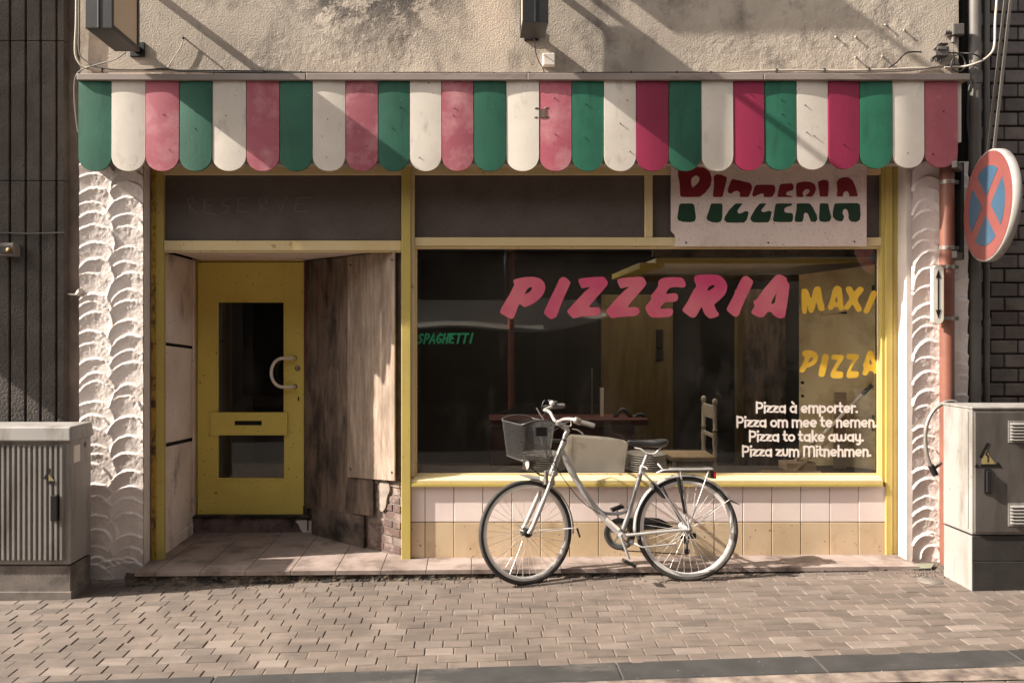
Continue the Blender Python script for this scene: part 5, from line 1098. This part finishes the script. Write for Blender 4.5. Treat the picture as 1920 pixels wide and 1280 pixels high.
# ------------------------------------------------------------------ things in the display window and the room behind it
ch = thing('chair', 'whitewashed turned-wood chair with straw seat inside the shop', 'chair', (wx(1300, 2.2), 2.2, .03))
Yq = 2.2; xs0, xs1 = wx(1246, Yq), wx(1334, Yq); zs = .455
m_ = MB().hexa([(xs0+.02,Yq-.22,zs-.05),(xs1-.02,Yq-.22,zs-.05),(xs1,Yq+.2,zs-.05),(xs0,Yq+.2,zs-.05),(xs0+.02,Yq-.22,zs),(xs1-.02,Yq-.22,zs),(xs1,Yq+.2,zs),(xs0,Yq+.2,zs)]).build('seat', m_seat, ch, .012)
pf = [(.020,0),(.020,.30),(.024,.34),(.018,.37),(.018,.40),(.021,.42),(.021,.46),(.017,.47),(.023,.53),(.025,.60),(.018,.66),(.024,.665),(.024,.675),(.018,.68),(.020,.86),(.016,.90),(.022,.915),(.026,.935),(.022,.957),(.010,.97),(0,.972)]
for (dx, dy) in ((xs1-.02, Yq-.17), (xs1-.02, Yq+.19)):
    MB().lathe((dx, dy, .03), (0,0,1), pf, 14).build('back_post', m_chair, ch)
for (dx, dy) in ((xs0+.05, Yq-.18), (xs0+.05, Yq+.17)): MB().lathe((dx, dy, .03), (0,0,1), [(.016,0),(.02,.2),(.016,.25),(.022,.40),(.02,.42)], 12).build('leg', m_chair, ch)
mb = MB(); mb.box(xs1-.03, xs1-.012, Yq-.15, Yq+.17, .80, .93); mb.box(xs1-.03, xs1-.012, Yq-.15, Yq+.17, .62, .66); mb.build('back_rail', m_chair, ch, .006)
ct = thing('counter', 'low maroon counter standing inside the shop behind the bicycle basket', 'counter', (wx(1060, 2.5), 2.6, .03))
Yq = 2.4; MB().box(wx(918, Yq), wx(1216, Yq), Yq-.02, Yq+.5, wz(797, Yq), wz(786, Yq)).build('countertop', m_counter, ct, .004)
MB().box(wx(920, Yq), wx(1190, Yq), Yq, Yq+.45, .03, wz(797.5, Yq)).build('counter_front', m_counter, ct, .004)
MB().box(wx(918, Yq), wx(1216, Yq), Yq-.024, Yq-.0205, wz(798, Yq), wz(796.5, Yq)).build('metal_edge', m_pipe, ct)
t = MB().tube(smooth_path([W(1150,788,2.6), W(1158,775,2.6), W(1168,768,2.6), W(1178,776,2.6), W(1186,784,2.62), W(1196,778,2.64), W(1204,778,2.64), W(1210,787,2.64)], 6), .022, 10).build('hose', m_blackpl); tag(t, 'black hose snaking along the maroon counter top', 'hose')
t = MB().box(wx(1126, 2.7), wx(1132, 2.7), 2.7, 2.74, wz(787, 2.7), wz(727, 2.7)).build('white_strip', m_signwhite); tag(t, 'upright white strip standing on the maroon counter', 'strip')
t = MB().box(wx(1109, 2.7), wx(1111.5, 2.7), 2.7, 2.72, wz(787, 2.7), wz(690, 2.7)).build('thin_rod', m_pipe); tag(t, 'thin upright rod left of the white strip on the counter', 'rod')
def plates(label, xc, Y, n, r, grp):
    for k in range(n):
        z = .603+k*.0165; c = (xc+random.uniform(-.004, .004), Y+random.uniform(-.004, .004), z)
        t = MB().lathe(c, (0,0,1), [(0,0),(r*.62,0),(r*.66,.004),(r*.98,.0125),(r,.014),(r*.98,.0155),(r*.64,.008),(0,.006)], 32).build('plate', m_plate); tag(t, label, 'plate', grp)
plates('stoneware plate in the stack beneath the bicycle basket', wx(1018, .42), .42, 8, .155, 'plates stacked on the window ledge at left')
plates('stoneware plate in the stack beneath the bicycle saddle', wx(1211, .42), .42, 8, .148, 'plates stacked on the window ledge at right')
bx_ = thing('cardboard_box', 'cream box with sloping top between the two plate stacks', 'box', (wx(1120, .35), .4, .603))
Yq = .33; mb = MB(); L_ = [(1074,819),(1090,820),(1120,822),(1150,825),(1178,830),(1175,850),(1170,886),(1071,886)]
mb.poly([[(wx(a, Yq), wz(b, Yq) if b < 880 else .603) for a, b in L_]], lambda u, v, d: Vector((u, Yq+d, v)), .16); mb.build('box_front', m_card, bx_, .002)
mb = MB(); mb.hexa([(wx(1055, .42),.44,.66),(wx(1072, Yq)-.003,Yq+.002,.603),(wx(1072, Yq)-.003,Yq+.15,.603),(wx(1058, .42),.50,.66),(wx(1058, .42),.44,wz(832, .42)),(wx(1073, Yq)-.003,Yq+.002,wz(819, Yq)),(wx(1073, Yq)-.003,Yq+.15,wz(819, Yq)),(wx(1060, .42),.50,wz(832, .42))]); mb.build('open_flap', m_card, bx_)
def plank(label, a, b, w_, h_): tag(MB().bar(a, b, w_, h_, up=(0, .3, 1)).build('plank', m_plank, None, .002), label, 'plank', 'loose planks inside the shop window')
plank('grey plank leaning up to the right behind the takeaway lettering', W(1466, 886, .55)+Vector((0,0,.0)), W(1588, 772, .46), .05, .02)
plank('second paler plank crossing just below the first leaning plank', W(1484, 887, .42), W(1560, 820, .44), .06, .02)
plank('short plank lying flat along the window ledge at right', W(1425, 884, .34), W(1535, 886, .36), .08, .018)
t = MB().box(wx(1563, .50), wx(1585, .50), .48, .51, .604, wz(735, .5)).build('upright_board', m_plank, None, .003); tag(t, 'upright weathered board standing before the beige interior door', 'board')
t = MB().tube([W(1545, 812, .44), W(1618, 738, .36)], .013, 10).build('broom_handle', m_signwhite); tag(t, 'white broom handle leaning against the beige interior door', 'broom handle')
MB().tube([W(1617, 739, .361), W(1627, 729, .35)], .0165, 10).build('dark_sleeve', m_blackpl, t); MB().tube([W(1627, 729, .35), W(1635, 721, .34)], .015, 10).build('handle_tip', m_pipe, t)
t = MB().box(wx(1465, .5), wx(1520, .5), .40, .56, .603, .66).build('slatted_crate', m_plank, None, .003); tag(t, 'low dark crate on the window ledge under the planks', 'crate')

# ------------------------------------------------------------------ across the street, mirrored in the glass
op = thing('opposite_building', 'shaded house across the street mirrored in the shop window', 'building', (0, -6.9, -.3))
MB().box(-14, 14, -7.8, -6.9, -.5, 6.0).build('wall', m_opp, op)
for x in (-8.5, -5.5, -2.5, 2.6, 5.6, 8.6):
    f_ = MB().box(x-.6, x+.6, -6.92, -6.85, 3.6, 5.6).build('window', m_wood3, op, .01); MB().box(x-.52, x+.52, -6.85, -6.83, 3.68, 5.52).build('pane', m_oppglass, f_)
for x0, x1 in ((-4.2, -1.2), (-.9, 1.1), (1.4, 3.2), (3.6, 6)):
    f_ = MB().box(x0, x1, -6.92, -6.82, .3, 2.9).build('window', m_wood3, op, .01); MB().box(x0+.08, x1-.08, -6.82, -6.80, .5, 2.8).build('pane', m_oppglass, f_)
oa = thing('canvas_awning', 'pale canvas awning across the street mirrored in the shop window', 'awning', (.5, -6.4, 1.9))
mb = MB(); n = 14; vs = []
for k in range(n+1):
    u = k/n; x = -.95+2.95*u; z = 1.66+.05*math.sin(u*7)+.16*u**4; vs += [(x, -5.75, z), (x, -6.88, 2.16), (x, -6.88, 2.19), (x, -5.75, z+.03)]
mb.add(vs, [(4*k+j, 4*k+4+j, 4*k+4+(j+1)%4, 4*k+(j+1)%4) for k in range(n) for j in range(4)]+[(0,1,2,3), (4*n+3,4*n+2,4*n+1,4*n)]); mb.build('canvas', m_oppaw, oa)
p2 = MB().cyl((.58, -5.8, -.1), (.58, -5.8, 3.0), .05, n=16).build('street_sign_pole', M('salmon_pole_paint', lin(226,140,116), lin(214,124,100), 5, .5)); tag(p2, 'orange pole across the street mirrored in the shop window', 'pole')
s2 = MB().lathe((.50, -5.8, 2.48), (1, .10, 0), [(0,0),(.37,0),(.38,.004),(.38,.03),(0,.035)], 32).build('round_sign', m_signblue); tag(s2, 'round blue sign seen edge on in the window reflection', 'traffic sign')
MB().lathe((.495, -5.8, 2.48), (1, .10, 0), [(.28,-.002),(.37,-.002),(.37,.003),(.28,.003),(.28,-.002)], 32).build('red_ring', m_signred, s2)
